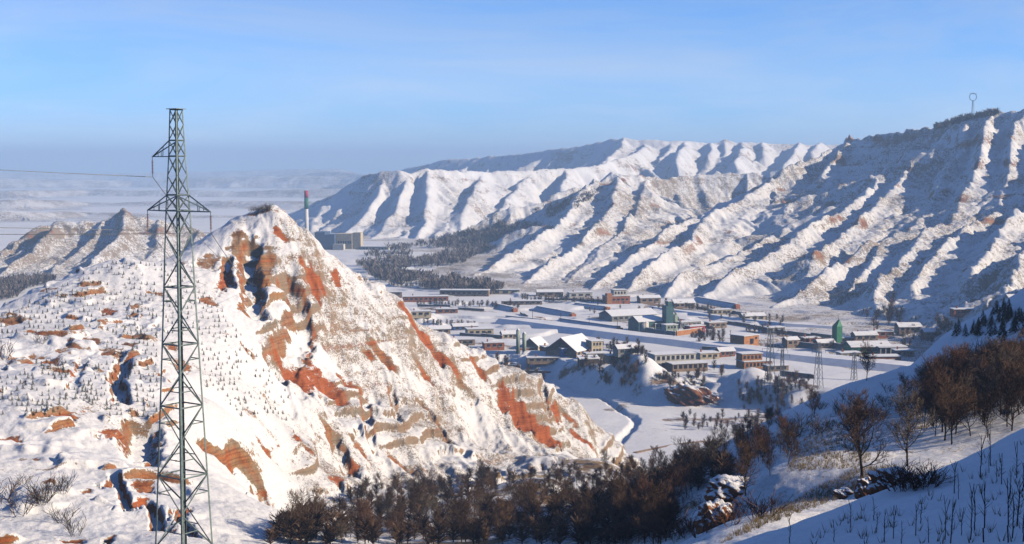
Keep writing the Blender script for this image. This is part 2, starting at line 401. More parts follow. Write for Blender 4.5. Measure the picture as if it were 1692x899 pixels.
def valley(x, y):
    a = x / np.maximum(y, 1)
    px = a * F + CX
    e = np.interp(px, EDGE_PX, EDGE_Y) + 10 * pnoise(x / 24, y / 24, 5) + 4 * pnoise(x / 9, y / 9, 6)
    low = 1 - sstep(-13, 13, y - e)
    z = -92 - 9.5 * low - 0.004 * np.clip(y - 900, 0, 1e5)
    z = z + 0.012 * np.clip(x - 120, 0, 400) * sstep(500, 700, y)
    z = z + 0.8 * pnoise(x / 60, y / 60, 11) + 0.35 * pnoise(x / 17, y / 17, 12)
    rr = np.hypot(x, y)
    # field terraces
    q = (z + 0.02 * (y - 600) + 1.5 * pnoise(x / 90, y / 40, 14)) / 1.6
    f = q - np.floor(q)
    z = z + 1.7 * (sstep(0, 0.14, f) - f) * sstep(620, 680, y) * (1 - sstep(1200, 1500, rr))
    # the pyramid of snow and hillocks on the edge
    for (px_, Yc, h, w) in ((1043, 614, 7.5, 17), (1062, 608, 5, 14), (1245, 600, 5, 14), (1190, 598, 6, 10), (700, 800, 7, 14), (715, 780, 6, 12), (690, 830, 5, 16)):
        ax = ray(px_, 500)[0] * Yc
        d = np.hypot(x - ax, y - Yc) + 1.5 * pnoise(x / 6, y / 6, 15)
        z = z + h * np.clip(1 - d / w, 0, 1) ** 1.1
    # stream bed
    st, _ = seg_dist(x, y, STREAM)
    z = z - 1.5 * (1 - sstep(0.6, 2.6, st + 0.8 * pnoise(x / 5, y / 5, 16))) * (y < 700)
    return z


STREAM = [(ray(p, q)[0] * Yq, Yq) for p, q, Yq in [(1000, 0, 602), (1022, 0, 585), (1030, 0, 572), (1050, 0, 560), (1056, 0, 548), (1048, 0, 535), (1034, 0, 520), (1020, 0, 500), (1000, 0, 480)]]


def vpoint(px, py, z=-92.0):
    a, b = ray(px, py)
    Y = z / b
    return a * Y, Y


# brown banks and ploughed strips on the valley floor: (line in the photograph, half width m)
BANKS = [([(1000, 529), (1045, 537), (1092, 546)], 11), ([(1060, 500), (1130, 518), (1200, 531)], 7), ([(660, 492), (760, 501)], 6), ([(690, 512), (860, 519)], 5), ([(800, 592), (850, 608), (900, 630)], 7), ([(1190, 561), (1290, 576)], 4.5),
         ([(640, 470), (720, 480), (800, 484)], 8), ([(860, 491), (1000, 496)], 5), ([(730, 560), (800, 572), (850, 578)], 5), ([(940, 598), (1060, 606)], 7), ([(1090, 625), (1180, 630)], 6), ([(1300, 628), (1345, 640)], 4), ([(1240, 548), (1300, 556), (1380, 566)], 4), ([(880, 526), (940, 533)], 3), ([(750, 530), (830, 536)], 3),
         ([(1205, 655), (1270, 650), (1340, 645)], 9), ([(1010, 640), (1040, 630)], 6), ([(1100, 655), (1190, 652)], 4)]


def mountains(x, y):
    """ridge-built mountain heights (before the water has cut them) and which range each point belongs to"""
    r = np.hypot(x, y)
    comp = np.ones(x.shape, np.int8)
    wk = 1.2
    wx = x + wk * (11 * pnoise(x / (230 * wk), y / (230 * wk), 25) + 5 * pnoise(x / (80 * wk), y / (80 * wk), 21) + 1.0 * pnoise(x / (22 * wk), y / (22 * wk), 22))
    wy = y + wk * (11 * pnoise(x / (230 * wk), y / (230 * wk), 26) + 5 * pnoise(x / (80 * wk), y / (80 * wk), 23) + 1.0 * pnoise(x / (22 * wk), y / (22 * wk), 24))
    zr = np.full(x.shape, -400.0)
    far_id = np.flatnonzero(r > 560)
    fx, fy = wx[far_id], wy[far_id]
    wv = 0.8 * pnoise(fx / 60, fy / 60, 33) + 0.4 * pnoise(fx / 23, fy / 23, 34)
    for rd in ALL_RIDGES:
        p = rd['p']
        inf = (p[:, 2].max() + 125) / rd['slope'] * 1.15 if rd['comp'] != END else (p[:, 2].max() + 200) / rd['slope']
        if inf < 1:
            continue
        mm = (fx > p[:, 0].min() - inf) & (fx < p[:, 0].max() + inf) & (fy > p[:, 1].min() - inf) & (fy < p[:, 1].max() + inf)
        ids = np.flatnonzero(mm)
        if len(ids) == 0:
            continue
        qx, qy = fx[ids], fy[ids]
        best = np.full(len(ids), -500.0)
        s0 = 0.0
        lam = rd['lam']
        hm_ = 0.06 * lam if rd['comp'] < FAR else 0.03 * lam
        rc2 = (0.8, 8.0, 60.0)[0 if rd['comp'] < FAR else 1 if rd['comp'] == FAR else 2]
        for k in range(len(p) - 1):
            a, b = p[k], p[k + 1]
            dx, dy = b[0] - a[0], b[1] - a[1]
            L = math.hypot(dx, dy) + 1e-6
            t = ((qx - a[0]) * dx + (qy - a[1]) * dy) / (L * L)
            tc = np.clip(t, 0, 1)
            ex, ey = qx - a[0] - tc * dx, qy - a[1] - tc * dy
            d = np.hypot(ex, ey)
            s = s0 + tc * L + (np.arctan2(ey, ex) * lam * 0.7 if (k == 0 or k == len(p) - 2) else 0) * ((t < 0) | (t > 1))
            fl = pnoise(s / lam, d / (lam * 3) + wv[ids], 31) * 0.28 + pnoise(s / (lam * 0.37) + wv[ids], d / (lam * 1.5), 32) * 0.11
            side = np.sign(ex * dy - ey * dx)
            fl = fl + 0.14 * side
            zz = a[2] + (b[2] - a[2]) * tc + hm_ * pnoise(s / (lam * 1.3) + wv[ids] * 0.3, d * 0 + 0.5, 35) - rd['slope'] * (np.sqrt(d * d + rc2) - rc2 ** 0.5) * (1 + fl)
            best = np.maximum(best, zz)
            s0 += L
        gi = far_id[ids]
        up = best > zr[gi]
        zr[gi[up]] = best[up]
        comp[gi[up]] = rd['comp']
    mt = zr > -130
    k = 1.1
    xx, yy = x[mt] / k, y[mt] / k
    det = 1.5 * ridged(xx, yy, 26, 5, 41, 0.55) + 0.7 * fbm(xx, yy, 9, 3, 45, 0.6)
    foot = sstep(-100, -60, zr[mt])
    # hard layers: small cliffs along the contours
    q = (zr[mt] + 7 * fbm(x[mt], y[mt], 150, 3, 48)) / (21 * k)
    f = q - np.floor(q)
    lay = 21 * k * (0.30 - 0.18 * (comp[mt] >= FAR)) * (sstep(0.0, 0.30, f) - f) * sstep(-0.1, 0.35, fbm(x[mt], y[mt], 130, 3, 50))
    zr[mt] += foot * (det * np.where(comp[mt] >= FAR, 0.6, 1.0) * k ** 0.7 + lay)
    cliff = np.zeros(x.shape)
    cliff[mt] = foot * sstep(0.08, 0.4, fbm(x[mt], y[mt], 60, 3, 56)) * np.exp(-((f - 0.13) / 0.12) ** 2)
    return zr, comp, cliff


def erode(x0, x1, y0, y1, cell, drops, steps, seed, rate=0.22):
    """runs rain drops down the slopes so that they cut branching gullies; returns the change of height on a grid"""
    g = np.random.default_rng(seed)
    nx_, ny_ = int((x1 - x0) / cell) + 1, int((y1 - y0) / cell) + 1
    gx0 = x0 + np.arange(nx_) * cell
    gy0 = y0 + np.arange(ny_) * cell
    xx, yy = np.meshgrid(gx0, gy0, indexing='ij')
    h0, _, _ = mountains(xx.ravel(), yy.ravel())
    h0 = np.maximum(h0, -98).reshape(nx_, ny_) / cell
    h = h0.copy()
    hf = h.ravel()
    for batch in range(4):
        n = drops // 4
        px, py = g.uniform(1, nx_ - 3, n), g.uniform(1, ny_ - 3, n)
        dx = np.zeros(n)
        dy = np.zeros(n)
        sp = np.ones(n)
        wa = np.ones(n)
        sed = np.zeros(n)
        for st in range(steps):
            ix, iy = px.astype(np.int64), py.astype(np.int64)
            fx_, fy_ = px - ix, py - iy
            k = ix * ny_ + iy
            a, b, c, d = hf[k], hf[k + ny_], hf[k + 1], hf[k + ny_ + 1]
            gx_ = (b - a) * (1 - fy_) + (d - c) * fy_
            gy_ = (c - a) * (1 - fx_) + (d - b) * fx_
            hh = a * (1 - fx_) * (1 - fy_) + b * fx_ * (1 - fy_) + c * (1 - fx_) * fy_ + d * fx_ * fy_
            dx = dx * 0.25 - gx_ * 0.75
            dy = dy * 0.25 - gy_ * 0.75
            L = np.hypot(dx, dy) + 1e-9
            dx, dy = dx / L, dy / L
            qx = np.clip(px + dx, 1, nx_ - 3)
            qy = np.clip(py + dy, 1, ny_ - 3)
            jx, jy = qx.astype(np.int64), qy.astype(np.int64)
            ux, uy = qx - jx, qy - jy
            m_ = jx * ny_ + jy
            h2 = hf[m_] * (1 - ux) * (1 - uy) + hf[m_ + ny_] * ux * (1 - uy) + hf[m_ + 1] * (1 - ux) * uy + hf[m_ + ny_ + 1] * ux * uy
            dh = h2 - hh
            cap = np.maximum(-dh, 0.01) * sp * wa * 3.0
            over = sed > cap
            amt = np.where(dh > 0, -np.minimum(dh, sed), np.where(over, -(sed - cap) * 0.25, np.minimum((cap - sed) * rate, np.maximum(-dh, 0) * 0.5)))
            sed += amt
            amt = amt * 0.45
            for kk, w in ((k, (1 - fx_) * (1 - fy_)), (k + ny_, fx_ * (1 - fy_)), (k + 1, (1 - fx_) * fy_), (k + ny_ + 1, fx_ * fy_)):
                hf -= np.bincount(kk, weights=amt * w, minlength=hf.size)
            sp = np.sqrt(np.clip(sp * sp - dh * 2.0, 0.05, 9))
            wa *= 0.975
            px, py = qx, qy
    dlt = (hf.reshape(nx_, ny_) - h0) * cell
    b = np.pad(dlt, 1, mode='edge')
    dlt = 0.4 * dlt + 0.15 * (b[:-2, 1:-1] + b[2:, 1:-1] + b[1:-1, :-2] + b[1:-1, 2:])
    ex = np.minimum(np.minimum(np.arange(nx_), nx_ - 1 - np.arange(nx_))[:, None], np.minimum(np.arange(ny_), ny_ - 1 - np.arange(ny_))[None, :])
    return x0, y0, cell, np.clip(dlt, -8 * cell / 4, 2.5 * cell / 4) * np.clip(ex / 6, 0, 1)


def eroded(x, y, zr):
    for x0, y0, cell, d in EROSION:
        u, v = (x - x0) / cell, (y - y0) / cell
        ok = (u > 0) & (v > 0) & (u < d.shape[0] - 1.01) & (v < d.shape[1] - 1.01) & (zr > -130)
        i, j = u[ok].astype(int), v[ok].astype(int)
        fu, fv = u[ok] - i, v[ok] - j
        zr[ok] += d[i, j] * (1 - fu) * (1 - fv) + d[i + 1, j] * fu * (1 - fv) + d[i, j + 1] * (1 - fu) * fv + d[i + 1, j + 1] * fu * fv


EROSION = []
EROSION += [erode(-170, 720, 610, 1920, 4.0, 170000, 46, 1, 0.29), erode(-560, 1300, 1650, 3300, 8.0, 70000, 38, 2, 0.22), erode(-800, -130, 1040, 1480, 4.0, 50000, 38, 3, 0.22)]


def terrain(x, y, want=False):
    """height of the land; with want also component and bare-earth attributes"""
    shp = x.shape
    x = x.ravel().astype(np.float64)
    y = y.ravel().astype(np.float64)
    r = np.hypot(x, y)
    z = np.full(x.shape, -92.0)
    m = (y > 380) & (r < 2600)
    z[m] = valley(x[m], y[m])
    z[~m & (y > 300)] = -99 - 0.004 * np.clip(r[~m & (y > 300)] - 900, 0, 1e5) * 0.6
    comp = np.ones(x.shape, np.int8)
    vb = np.zeros(x.shape)
    vm = np.flatnonzero(m)
    for line, hw in BANKS:
        w = [vpoint(*q) for q in line]
        lo = np.min(w, 0) - 20
        hi_b = np.max(w, 0) + 20
        b = vm[(x[vm] > lo[0]) & (x[vm] < hi_b[0]) & (y[vm] > lo[1]) & (y[vm] < hi_b[1])]
        d, _ = seg_dist(x[b], y[b], w)
        vb[b] = np.maximum(vb[b], (1 - sstep(hw * 0.4, hw, d + 1.6 * pnoise(x[b] / 7, y[b] / 7, 57))) * (0.55 + 0.3 * pnoise(x[b] / 14, y[b] / 14, 59)))
    # mountains
    zr, mcomp, cliff = mountains(x, y)
    eroded(x, y, zr)
    mt = zr > -130
    comp = np.where(zr > z, mcomp, comp)
    z = np.maximum(z, zr)
    # near hills
    bare = np.where(comp == 1, vb, 0.0)
    red = np.zeros(x.shape)
    thin = np.zeros(x.shape)
    cl = cliff[mt]
    bare[mt] += np.where(comp[mt] >= FAR, 0.25, 0.5) * cl
    red[mt] += 0.5 * cl
    thin[mt] = 0.62 + 0.45 * fbm(x[mt], y[mt], 90, 3, 53) + 0.35 * (comp[mt] == LEFT) - 0.22 * (comp[mt] == FAR) + 0.3 * (comp[mt] == END)
    nm = np.flatnonzero((r < 640))
    nx, ny = x[nm], y[nm]
    zn = near_base(nx, ny)
    hill = np.ones(len(nm), bool)
    nd = np.full(len(nm), 1e9)
    for i in range(_n):
        d2 = (nx - SX[i, 0]) ** 2 + (ny - SX[i, 1]) ** 2
        u = d2 < nd
        nd[u] = d2[u]
        hill[u] = STAG[i]
    far = np.maximum(0, r[nm] - 480) * 1.2
    zn = zn - far
    hpx = CX + F * nx / np.maximum(ny, 5)
    fac = hill * sstep(60, 140, ny)
    face = sstep(400, 470, hpx + 0.9 * (ny - 350)) * fac * sstep(250, 330, ny)            # steep right-hand face
    bench = fac * (1 - face)
    zn += fac * (1.1 * fbm(nx, ny, 24, 3, 61))
    zn += face * (1.5 * ridged(nx + 0.3 * ny, ny * 0.35, 13, 3, 64) + 0.5 * fbm(nx, ny, 3.2, 3, 67) - 0.6)
    # strata ledges on the face
    q = (zn + 2.6 * fbm(nx, ny, 34, 3, 70)) / 4.2
    f = q - np.floor(q)
    zn += face * 2.7 * (sstep(0.0, 0.22, f) - f) * sstep(-0.2, 0.35, fbm(nx, ny, 30, 2, 72))
    # slumped steps on the benches
    q = (zn + 0.10 * ny + 3.4 * fbm(nx, ny, 34, 3, 75)) / 2.3
    f = q - np.floor(q)
    stp = sstep(0.08, 0.4, fbm(nx, ny, 11, 3, 78)) * (1 - sstep(250, 330, hpx + 0.4 * (ny - 250))) 
    zn += bench * 1.5 * (sstep(0.0, 0.22, f) - f) * stp
    bz = bench * stp * np.exp(-((f - 0.08) / 0.10) ** 2)
    bare[nm] += 0.75 * bz
    red[nm] += 0.35 * bz
    zn += bench * 0.22 * fbm(nx, ny, 2.6, 3, 80)
    hm = np.flatnonzero(fac > 0.2)
    gx_, gy_ = nx[hm], ny[hm]
    wob = 1.1 * pnoise(gx_ / 4, gy_ / 4, 83) + 0.5 * pnoise(gx_ / 1.5, gy_ / 1.5, 84)
    for w, wid, dep in GUL_W:
        lo, hi_ = w.min(0) - 12, w.max(0) + 12
        b = np.flatnonzero((gx_ > lo[0]) & (gx_ < hi_[0]) & (gy_ > lo[1]) & (gy_ < hi_[1]))
        d, fr = seg_dist(gx_[b], gy_[b], w)
        d = d + wob[b] * min(1, wid * 0.45)
        prof = 1 - sstep(wid * 0.3, wid * 1.55, d)
        env = np.clip(1.2 - fr * 0.5, 0, 1) * sstep(0, 0.08, fr + 0.02)
        zn[hm[b]] -= 0.8 * dep * prof * env
        rim = np.exp(-((d - wid * 0.95) / (0.35 * wid)) ** 2) * env
        bare[nm[hm[b]]] += 0.5 * rim
        red[nm[hm[b]]] += 0.4 * rim
    for c, b, sl in BARE_W:
        k = c[1] / F
        hx, hy = b[2] * k, b[3] * k
        ids = np.flatnonzero((np.abs(gx_ - c[0]) < hx * 2.2) & (np.abs(gy_ - c[1]) < hy * sl * 2.4))
        if len(ids) == 0:
            continue
        ex = (gx_[ids] - c[0]) / hx
        ey = (gy_[ids] - c[1]) / (hy * sl)
        q = np.sqrt(ex * ex + ey * ey) + 0.5 * pnoise(gx_[ids] / (hx * 0.8), gy_[ids] / (hx * 0.8), 86) + 0.3 * pnoise(gx_[ids] / (hx * .25), gy_[ids] / (hx * .25), 87)
        e = 1 - sstep(0.35, 1.25, q)
        # cliff: ground cut away on the camera side of the patch
        cut = e * sstep(1.0, -0.6, ey)
        g = nm[hm[ids]]
        bare[g] += 0.70 * e
        red[g] = np.maximum(red[g], b[4] * e)
        zn[hm[ids]] -= b[5] * cut
    thin[nm] = face * (0.46 + 0.42 * fbm(nx, ny, 16, 3, 99)) + bench * (0.2 + 0.2 * fbm(nx, ny, 20, 2, 98))
    # foreground details
    fo = 1 - fac
    zn += fo * (0.25 * fbm(nx, ny, 9, 3, 90) + 0.07 * fbm(nx, ny, 1.7, 2, 93)) * sstep(3, 20, ny)
    lit = fo * sstep(75, 95, ny) * (1 - sstep(185, 215, ny)) * (nx > 5)
    q = (ny + 3 * fbm(nx, ny, 25, 2, 95)) / 9.0
    f = q - np.floor(q)
    zn += lit * 0.55 * (sstep(0, 0.3, f) - f)
    thin[nm] = np.maximum(thin[nm], fo * (0.42 * sstep(66, 80, ny) * (1 - sstep(200, 260, ny))))
    gul = fo * sstep(100, 130, ny) * sstep(560, 700, hpx + (ny - 200) * 0.6) * (1 - sstep(1090, 1180, hpx)) * (1 - sstep(380, 430, ny))
    bare[nm] += gul * (0.45 + 0.5 * fbm(nx, ny, 12, 3, 97))
    dk_ = fo * sstep(120, 145, ny) * sstep(1440, 1520, hpx) * (1 - sstep(200, 240, ny))
    bare[nm] += dk_ * 0.3
    thin += np.where((comp == 1) & m, 0.14 + 0.3 * np.clip(fbm(x, y, 45, 3, 54), -0.2, 1), 0)
    up = zn > z[nm]
    g = nm[up]
    z[g] = zn[up]
    comp[g] = np.where(hill[up], 6, 7)
    bare[nm[~up]] = vb[nm[~up]]
    thin[nm[~up]] = np.minimum(thin[nm[~up]], 0.2)
    if not want:
        return z.reshape(shp)
    return [v.reshape(shp) for v in (z, comp, bare, red, thin)]


# ------------------------------------------------------------------ terrain: the sheet (fan of columns, fine where the land shows)
NROW = 1040
_pc = np.arange(-150, 1845, 1.9)
_az = np.arctan((_pc - CX) / F / math.cos(TH))
_step = _az[1] - _az[0]
lo_, hi_ = [], []
s_ = _step
a_ = _az[0]
while a_ > -2.4:
    s_ = min(s_ * 1.35, 0.09)
    a_ -= s_
    lo_.append(a_)
s_ = _step
a_ = _az[-1]
while a_ < 2.9:
    s_ = min(s_ * 1.25, 0.05)
    a_ += s_
    hi_.append(a_)
AZ = np.concatenate([lo_[::-1], _az, hi_])
NCOL = len(AZ)
NLO = len(lo_)
K = np.concatenate([np.geomspace(2, 60, 120, endpoint=False), np.linspace(60, 500, 620, endpoint=False), np.linspace(500, 1100, 380, endpoint=False), np.linspace(1100, 1900, 240, endpoint=False), np.linspace(1900, 3700, 160, endpoint=False), np.geomspace(3700, 16000, 80)])
coarse = np.unique(np.concatenate([np.arange(0, NCOL, 5), [NCOL - 1]]))
ca = AZ[coarse]
RX = K[None, :] * np.sin(ca)[:, None]
RY = K[None, :] * np.cos(ca)[:, None]
ZC = terrain(RX, RY)
el = ZC / K[None, :]
run = np.maximum.accumulate(el, axis=1)
vis = (el >= run - np.where(K[None, :] > 560, 0.014, 0.004)) & (el < 0.2)
de = np.abs(np.diff(el, axis=1, prepend=el[:, :1])) * vis
dl = np.diff(np.log(K), prepend=np.log(K[0]) - 0.02)[None, :]
wgt = np.minimum(de, 0.01) / 0.00071 + 16 * dl + np.where((K > 620) & (K < 1900), 0.28, np.where(K < 3700, 0.05, 0.0))[None, :]
inv = ((el < -0.29) & (RY > 0)) | (K[None, :] < 34)
wgt = np.where(inv, 4 * dl, wgt)
ker = np.exp(-0.5 * (np.arange(-18, 19) / 7.0) ** 2)
ker /= ker.sum()
wp = np.pad(wgt, ((18, 18), (0, 0)), mode='edge')
wgt = sum(ker[i] * wp[i:i + len(coarse)] for i in range(37))
cw = np.cumsum(wgt, axis=1)
cw = (cw - cw[:, :1]) / (cw[:, -1:] - cw[:, :1])
rows = np.linspace(0, 1, NROW)
RC = np.stack([np.interp(rows, cw[i], K) for i in range(len(coarse))])
RAD = np.empty((NCOL, NROW))
for j in range(NROW):
    RAD[:, j] = np.interp(np.arange(NCOL), coarse, RC[:, j])
GX = RAD * np.sin(AZ)[:, None]
GY = RAD * np.cos(AZ)[:, None]
GZ, GC, GB, GR, GT = terrain(GX, GY, True)
GZ[:, -1] = -300


def col_profile(az):
    i = int(np.clip(np.searchsorted(AZ, az), 1, NCOL - 1))
    t = (az - AZ[i - 1]) / (AZ[i] - AZ[i - 1])
    return i, t


def gz(x, y):
    az = math.atan2(x, y)
    r = math.hypot(x, y)
    i, t = col_profile(az)
    return float(np.interp(r, RAD[i - 1], GZ[i - 1]) * (1 - t) + np.interp(r, RAD[i], GZ[i]) * t)


def drop(px, py, rmin=20.0, rmax=9000.0):
    """the point of the ground seen at a place of the photograph"""
    a, b = ray(px, py)
    az = math.atan(a)
    i, t = col_profile(az)
    j = i if t > 0.5 else i - 1
    h = math.hypot(a, 1.0)
    r = RAD[j]
    hit = (GZ[j] > b * r / h) & (r > rmin) & (r < rmax)
    k = int(np.argmax(hit))
    if not hit[k]:
        return None
    rr = r[k]
    if k > 0:
        g0 = GZ[j][k - 1] - b * r[k - 1] / h
        g1 = GZ[j][k] - b * r[k] / h
        if g0 < 0 < g1:
            rr = r[k - 1] + (r[k] - r[k - 1]) * (-g0) / (g1 - g0)
    x, y = rr * math.sin(az), rr * math.cos(az)
    return Vector((x, y, gz(x, y)))


# ------------------------------------------------------------------ materials
MATS = {}


def nodes_of(name):
    m = bpy.data.materials.new(name)
    m.use_nodes = True
    nt = m.node_tree
    b = nt.nodes['Principled BSDF']
    MATS[name] = m
    return m, nt, b


def math_node(nt, op, a, b=None, c=None):
    n = nt.nodes.new('ShaderNodeMath')
    n.operation = op
    for i, v in enumerate((a, b, c)):
        if v is None:
            continue
        if isinstance(v, (int, float)):
            n.inputs[i].default_value = v
        else:
            nt.links.new(v, n.inputs[i])
    return n.outputs[0]


def noise_node(nt, scale, detail=4, rough=0.55, vec=None, dist=0.0):
    n = nt.nodes.new('ShaderNodeTexNoise')
    n.inputs['Scale'].default_value = scale
    n.inputs['Detail'].default_value = detail
    n.inputs['Roughness'].default_value = rough
    n.inputs['Distortion'].default_value = dist
    if vec is not None:
        nt.links.new(vec, n.inputs['Vector'])
    return n.outputs['Fac']


def mix_node(nt, fac, a, b):
    n = nt.nodes.new('ShaderNodeMix')
    n.data_type = 'RGBA'
    for i, v in ((0, fac), (6, a), (7, b)):
        if isinstance(v, (int, float)):
            n.inputs[i].default_value = v
        elif isinstance(v, tuple):
            n.inputs[i].default_value = (*v, 1)
        else:
            nt.links.new(v, n.inputs[i])
    return n.outputs[2]


def range_node(nt, v, a, b, lo=0.0, hi=1.0):
    n = nt.nodes.new('ShaderNodeMapRange')
    n.interpolation_type = 'SMOOTHSTEP'
    nt.links.new(v, n.inputs[0])
    n.inputs[1].default_value = a
    n.inputs[2].default_value = b
    n.inputs[3].default_value = lo
    n.inputs[4].default_value = hi
    return n.outputs[0]


SNOW = (0.81, 0.81, 0.825)


def land_material(name, size, slope0, slope1, soil, soil2, redc, grass=(0.30, 0.22, 0.12), red_amount=1.0, bump=0.4, thin_k=1.0, speck=0.25, streak=0.5, layer=0.5, edge=(0.34, 0.80)):
    """snow that lies on the gentle ground and leaves steep earth bare; size = metres of the grain"""
    m, nt, b = nodes_of(name)
    tc = nt.nodes.new('ShaderNodeTexCoord')
    pos = tc.outputs['Object']
    geo = nt.nodes.new('ShaderNodeNewGeometry')
    sep = nt.nodes.new('ShaderNodeSeparateXYZ')
    nt.links.new(geo.outputs['Normal'], sep.inputs[0])

    def attr(a):
        n = nt.nodes.new('ShaderNodeAttribute')
        n.attribute_name = a
        return n.outputs['Fac']
    bare, red, thin = attr('bare'), attr('red'), attr('thin')
    n_big = noise_node(nt, 0.05 / size, 5, 0.6, pos)
    n_mid = noise_node(nt, 0.35 / size, 6, 0.65, pos)
    n_fin = noise_node(nt, 2.2 / size, 6, 0.72, pos)
    steep = math_node(nt, 'SUBTRACT', 1.0, sep.outputs['Z'])
    v = range_node(nt, steep, slope0, slope1)
    v = math_node(nt, 'ADD', v, math_node(nt, 'MULTIPLY', math_node(nt, 'SUBTRACT', n_mid, 0.52), 1.5))
    v = math_node(nt, 'ADD', v, math_node(nt, 'MULTIPLY', math_node(nt, 'SUBTRACT', n_big, 0.52), 0.7))
    bz = math_node(nt, 'MULTIPLY', bare, 1.0)
    v = math_node(nt, 'ADD', v, bz)
    tz = math_node(nt, 'MULTIPLY', thin, thin_k)
    tz = math_node(nt, 'MULTIPLY', tz, math_node(nt, 'MULTIPLY_ADD', n_fin, 3.6, -1.15))
    v = math_node(nt, 'ADD', v, tz)
    v = math_node(nt, 'ADD', v, math_node(nt, 'MULTIPLY', math_node(nt, 'SUBTRACT', n_fin, 0.5), speck))
    # rock colour: layers by height, warped
    mp = nt.nodes.new('ShaderNodeMapping')
    mp.inputs['Scale'].default_value = (0.02 / size, 0.02 / size, 0.45 / size)
    nt.links.new(pos, mp.inputs['Vector'])
    lay = noise_node(nt, 1.0, 5, 0.6, mp.outputs[0], 0.3)
    mp2 = nt.nodes.new('ShaderNodeMapping')
    mp2.inputs['Scale'].default_value = (0.9 / size, 0.9 / size, 0.16 / size)
    nt.links.new(pos, mp2.inputs['Vector'])
    strk = noise_node(nt, 1.0, 5, 0.65, mp2.outputs[0], 0.2)
    v = math_node(nt, 'ADD', v, math_node(nt, 'MULTIPLY', math_node(nt, 'SUBTRACT', strk, 0.5), streak))
    v = math_node(nt, 'ADD', v, math_node(nt, 'MULTIPLY', math_node(nt, 'SUBTRACT', lay, 0.5), layer))
    mask = range_node(nt, v, *edge)
    rock = mix_node(nt, range_node(nt, lay, 0.35, 0.62), soil, soil2)
    rz = math_node(nt, 'ADD', math_node(nt, 'MULTIPLY', red, 1.25), math_node(nt, 'MULTIPLY', range_node(nt, lay, 0.55, 0.72), 0.55 * red_amount))
    rz = math_node(nt, 'ADD', rz, math_node(nt, 'MULTIPLY', math_node(nt, 'SUBTRACT', n_mid, 0.5), 0.5))
    rock = mix_node(nt, range_node(nt, rz, 0.15, 0.75), rock, redc)
    dk = nt.nodes.new('ShaderNodeMix')
    dk.data_type = 'RGBA'
    dk.blend_type = 'MULTIPLY'
    nt.links.new(math_node(nt, 'MAXIMUM', range_node(nt, n_fin, 0.35, 0.65, 0.55, 0.0), range_node(nt, strk, 0.3, 0.6, 0.75, 0.0)), dk.inputs[0])
    nt.links.new(rock, dk.inputs[6])
    dk.inputs[7].default_value = (0.45, 0.40, 0.36, 1)
    rock = dk.outputs[2]
    mp3 = nt.nodes.new('ShaderNodeMapping')
    mp3.inputs['Scale'].default_value = (0.06 / size, 0.06 / size, 1.9 / size)
    nt.links.new(pos, mp3.inputs['Vector'])
    band = noise_node(nt, 1.0, 6, 0.7, mp3.outputs[0], 0.5)
    bd = nt.nodes.new('ShaderNodeMix')
    bd.data_type = 'RGBA'
    bd.blend_type = 'MULTIPLY'
    nt.links.new(range_node(nt, band, 0.36, 0.56, 0.7, 0.0), bd.inputs[0])
    nt.links.new(rock, bd.inputs[6])
    bd.inputs[7].default_value = (0.42, 0.34, 0.30, 1)
    rock = bd.outputs[2]
    rock = mix_node(nt, math_node(nt, 'MULTIPLY', range_node(nt, thin, 0.1, 0.5), range_node(nt, bare, 0.5, 0.1)), rock, mix_node(nt, n_mid, rock, grass))
    snow = mix_node(nt, range_node(nt, n_mid, 0.3, 0.75), SNOW, (0.75, 0.755, 0.78))
    dust = math_node(nt, 'MULTIPLY', range_node(nt, n_fin, 0.35, 0.75), math_node(nt, 'MULTIPLY_ADD', thin, 0.85, 0.07))
    snow = mix_node(nt, dust, snow, soil)
    col = mix_node(nt, mask, snow, rock)
    nt.links.new(col, b.inputs['Base Color'])
    b.inputs['Roughness'].default_value = 0.85
    b.inputs['Specular IOR Level'].default_value = 0.2
    bp = nt.nodes.new('ShaderNodeBump')
    bp.inputs['Strength'].default_value = bump
    bp.inputs['Distance'].default_value = 0.35 * size
    hsum = math_node(nt, 'ADD', math_node(nt, 'MULTIPLY', n_mid, 1.6), math_node(nt, 'MULTIPLY', n_fin, 0.7))
    hsum = math_node(nt, 'SUBTRACT', hsum, math_node(nt, 'MULTIPLY', mask, 0.4))
    nt.links.new(hsum, bp.inputs['Height'])
    nt.links.new(bp.outputs[0], b.inputs['Normal'])
    return m


OCHRE, TAN, BRICK = (0.42, 0.22, 0.09), (0.36, 0.27, 0.18), (0.47, 0.13, 0.04)
land_material('snowy_red_hill', 0.8, 0.40, 0.85, TAN, OCHRE, BRICK, (0.24, 0.215, 0.18), 1.0, 0.7, 1.0, 0.6, 0.7, 0.9, (0.42, 0.62))
land_material('snowy_foreground', 0.8, 0.25, 0.7, (0.22, 0.16, 0.10), (0.30, 0.2, 0.1), (0.34, 0.12, 0.05), (0.34, 0.25, 0.12), 0.4, 0.45, 1.0, 0.3)
land_material('snowy_valley', 1.6, 0.30, 0.8, (0.24, 0.18, 0.13), (0.30, 0.20, 0.13), (0.36, 0.15, 0.07), (0.25, 0.18, 0.1), 0.6, 0.3, 1.0, 0.3)
land_material('snowy_mountain', 3.2, 0.34, 0.85, (0.40, 0.33, 0.25), (0.34, 0.25, 0.18), (0.40, 0.17, 0.08), (0.3, 0.25, 0.2), 0.6, 0.7, 1.0, 0.45, 0.9, 1.1)
land_material('snowy_left_ridge', 3.4, 0.22, 0.66, (0.34, 0.27, 0.20), (0.30, 0.21, 0.14), (0.36, 0.16, 0.08), (0.3, 0.25, 0.2), 0.6, 0.7, 1.0, 0.45, 0.9, 1.1)
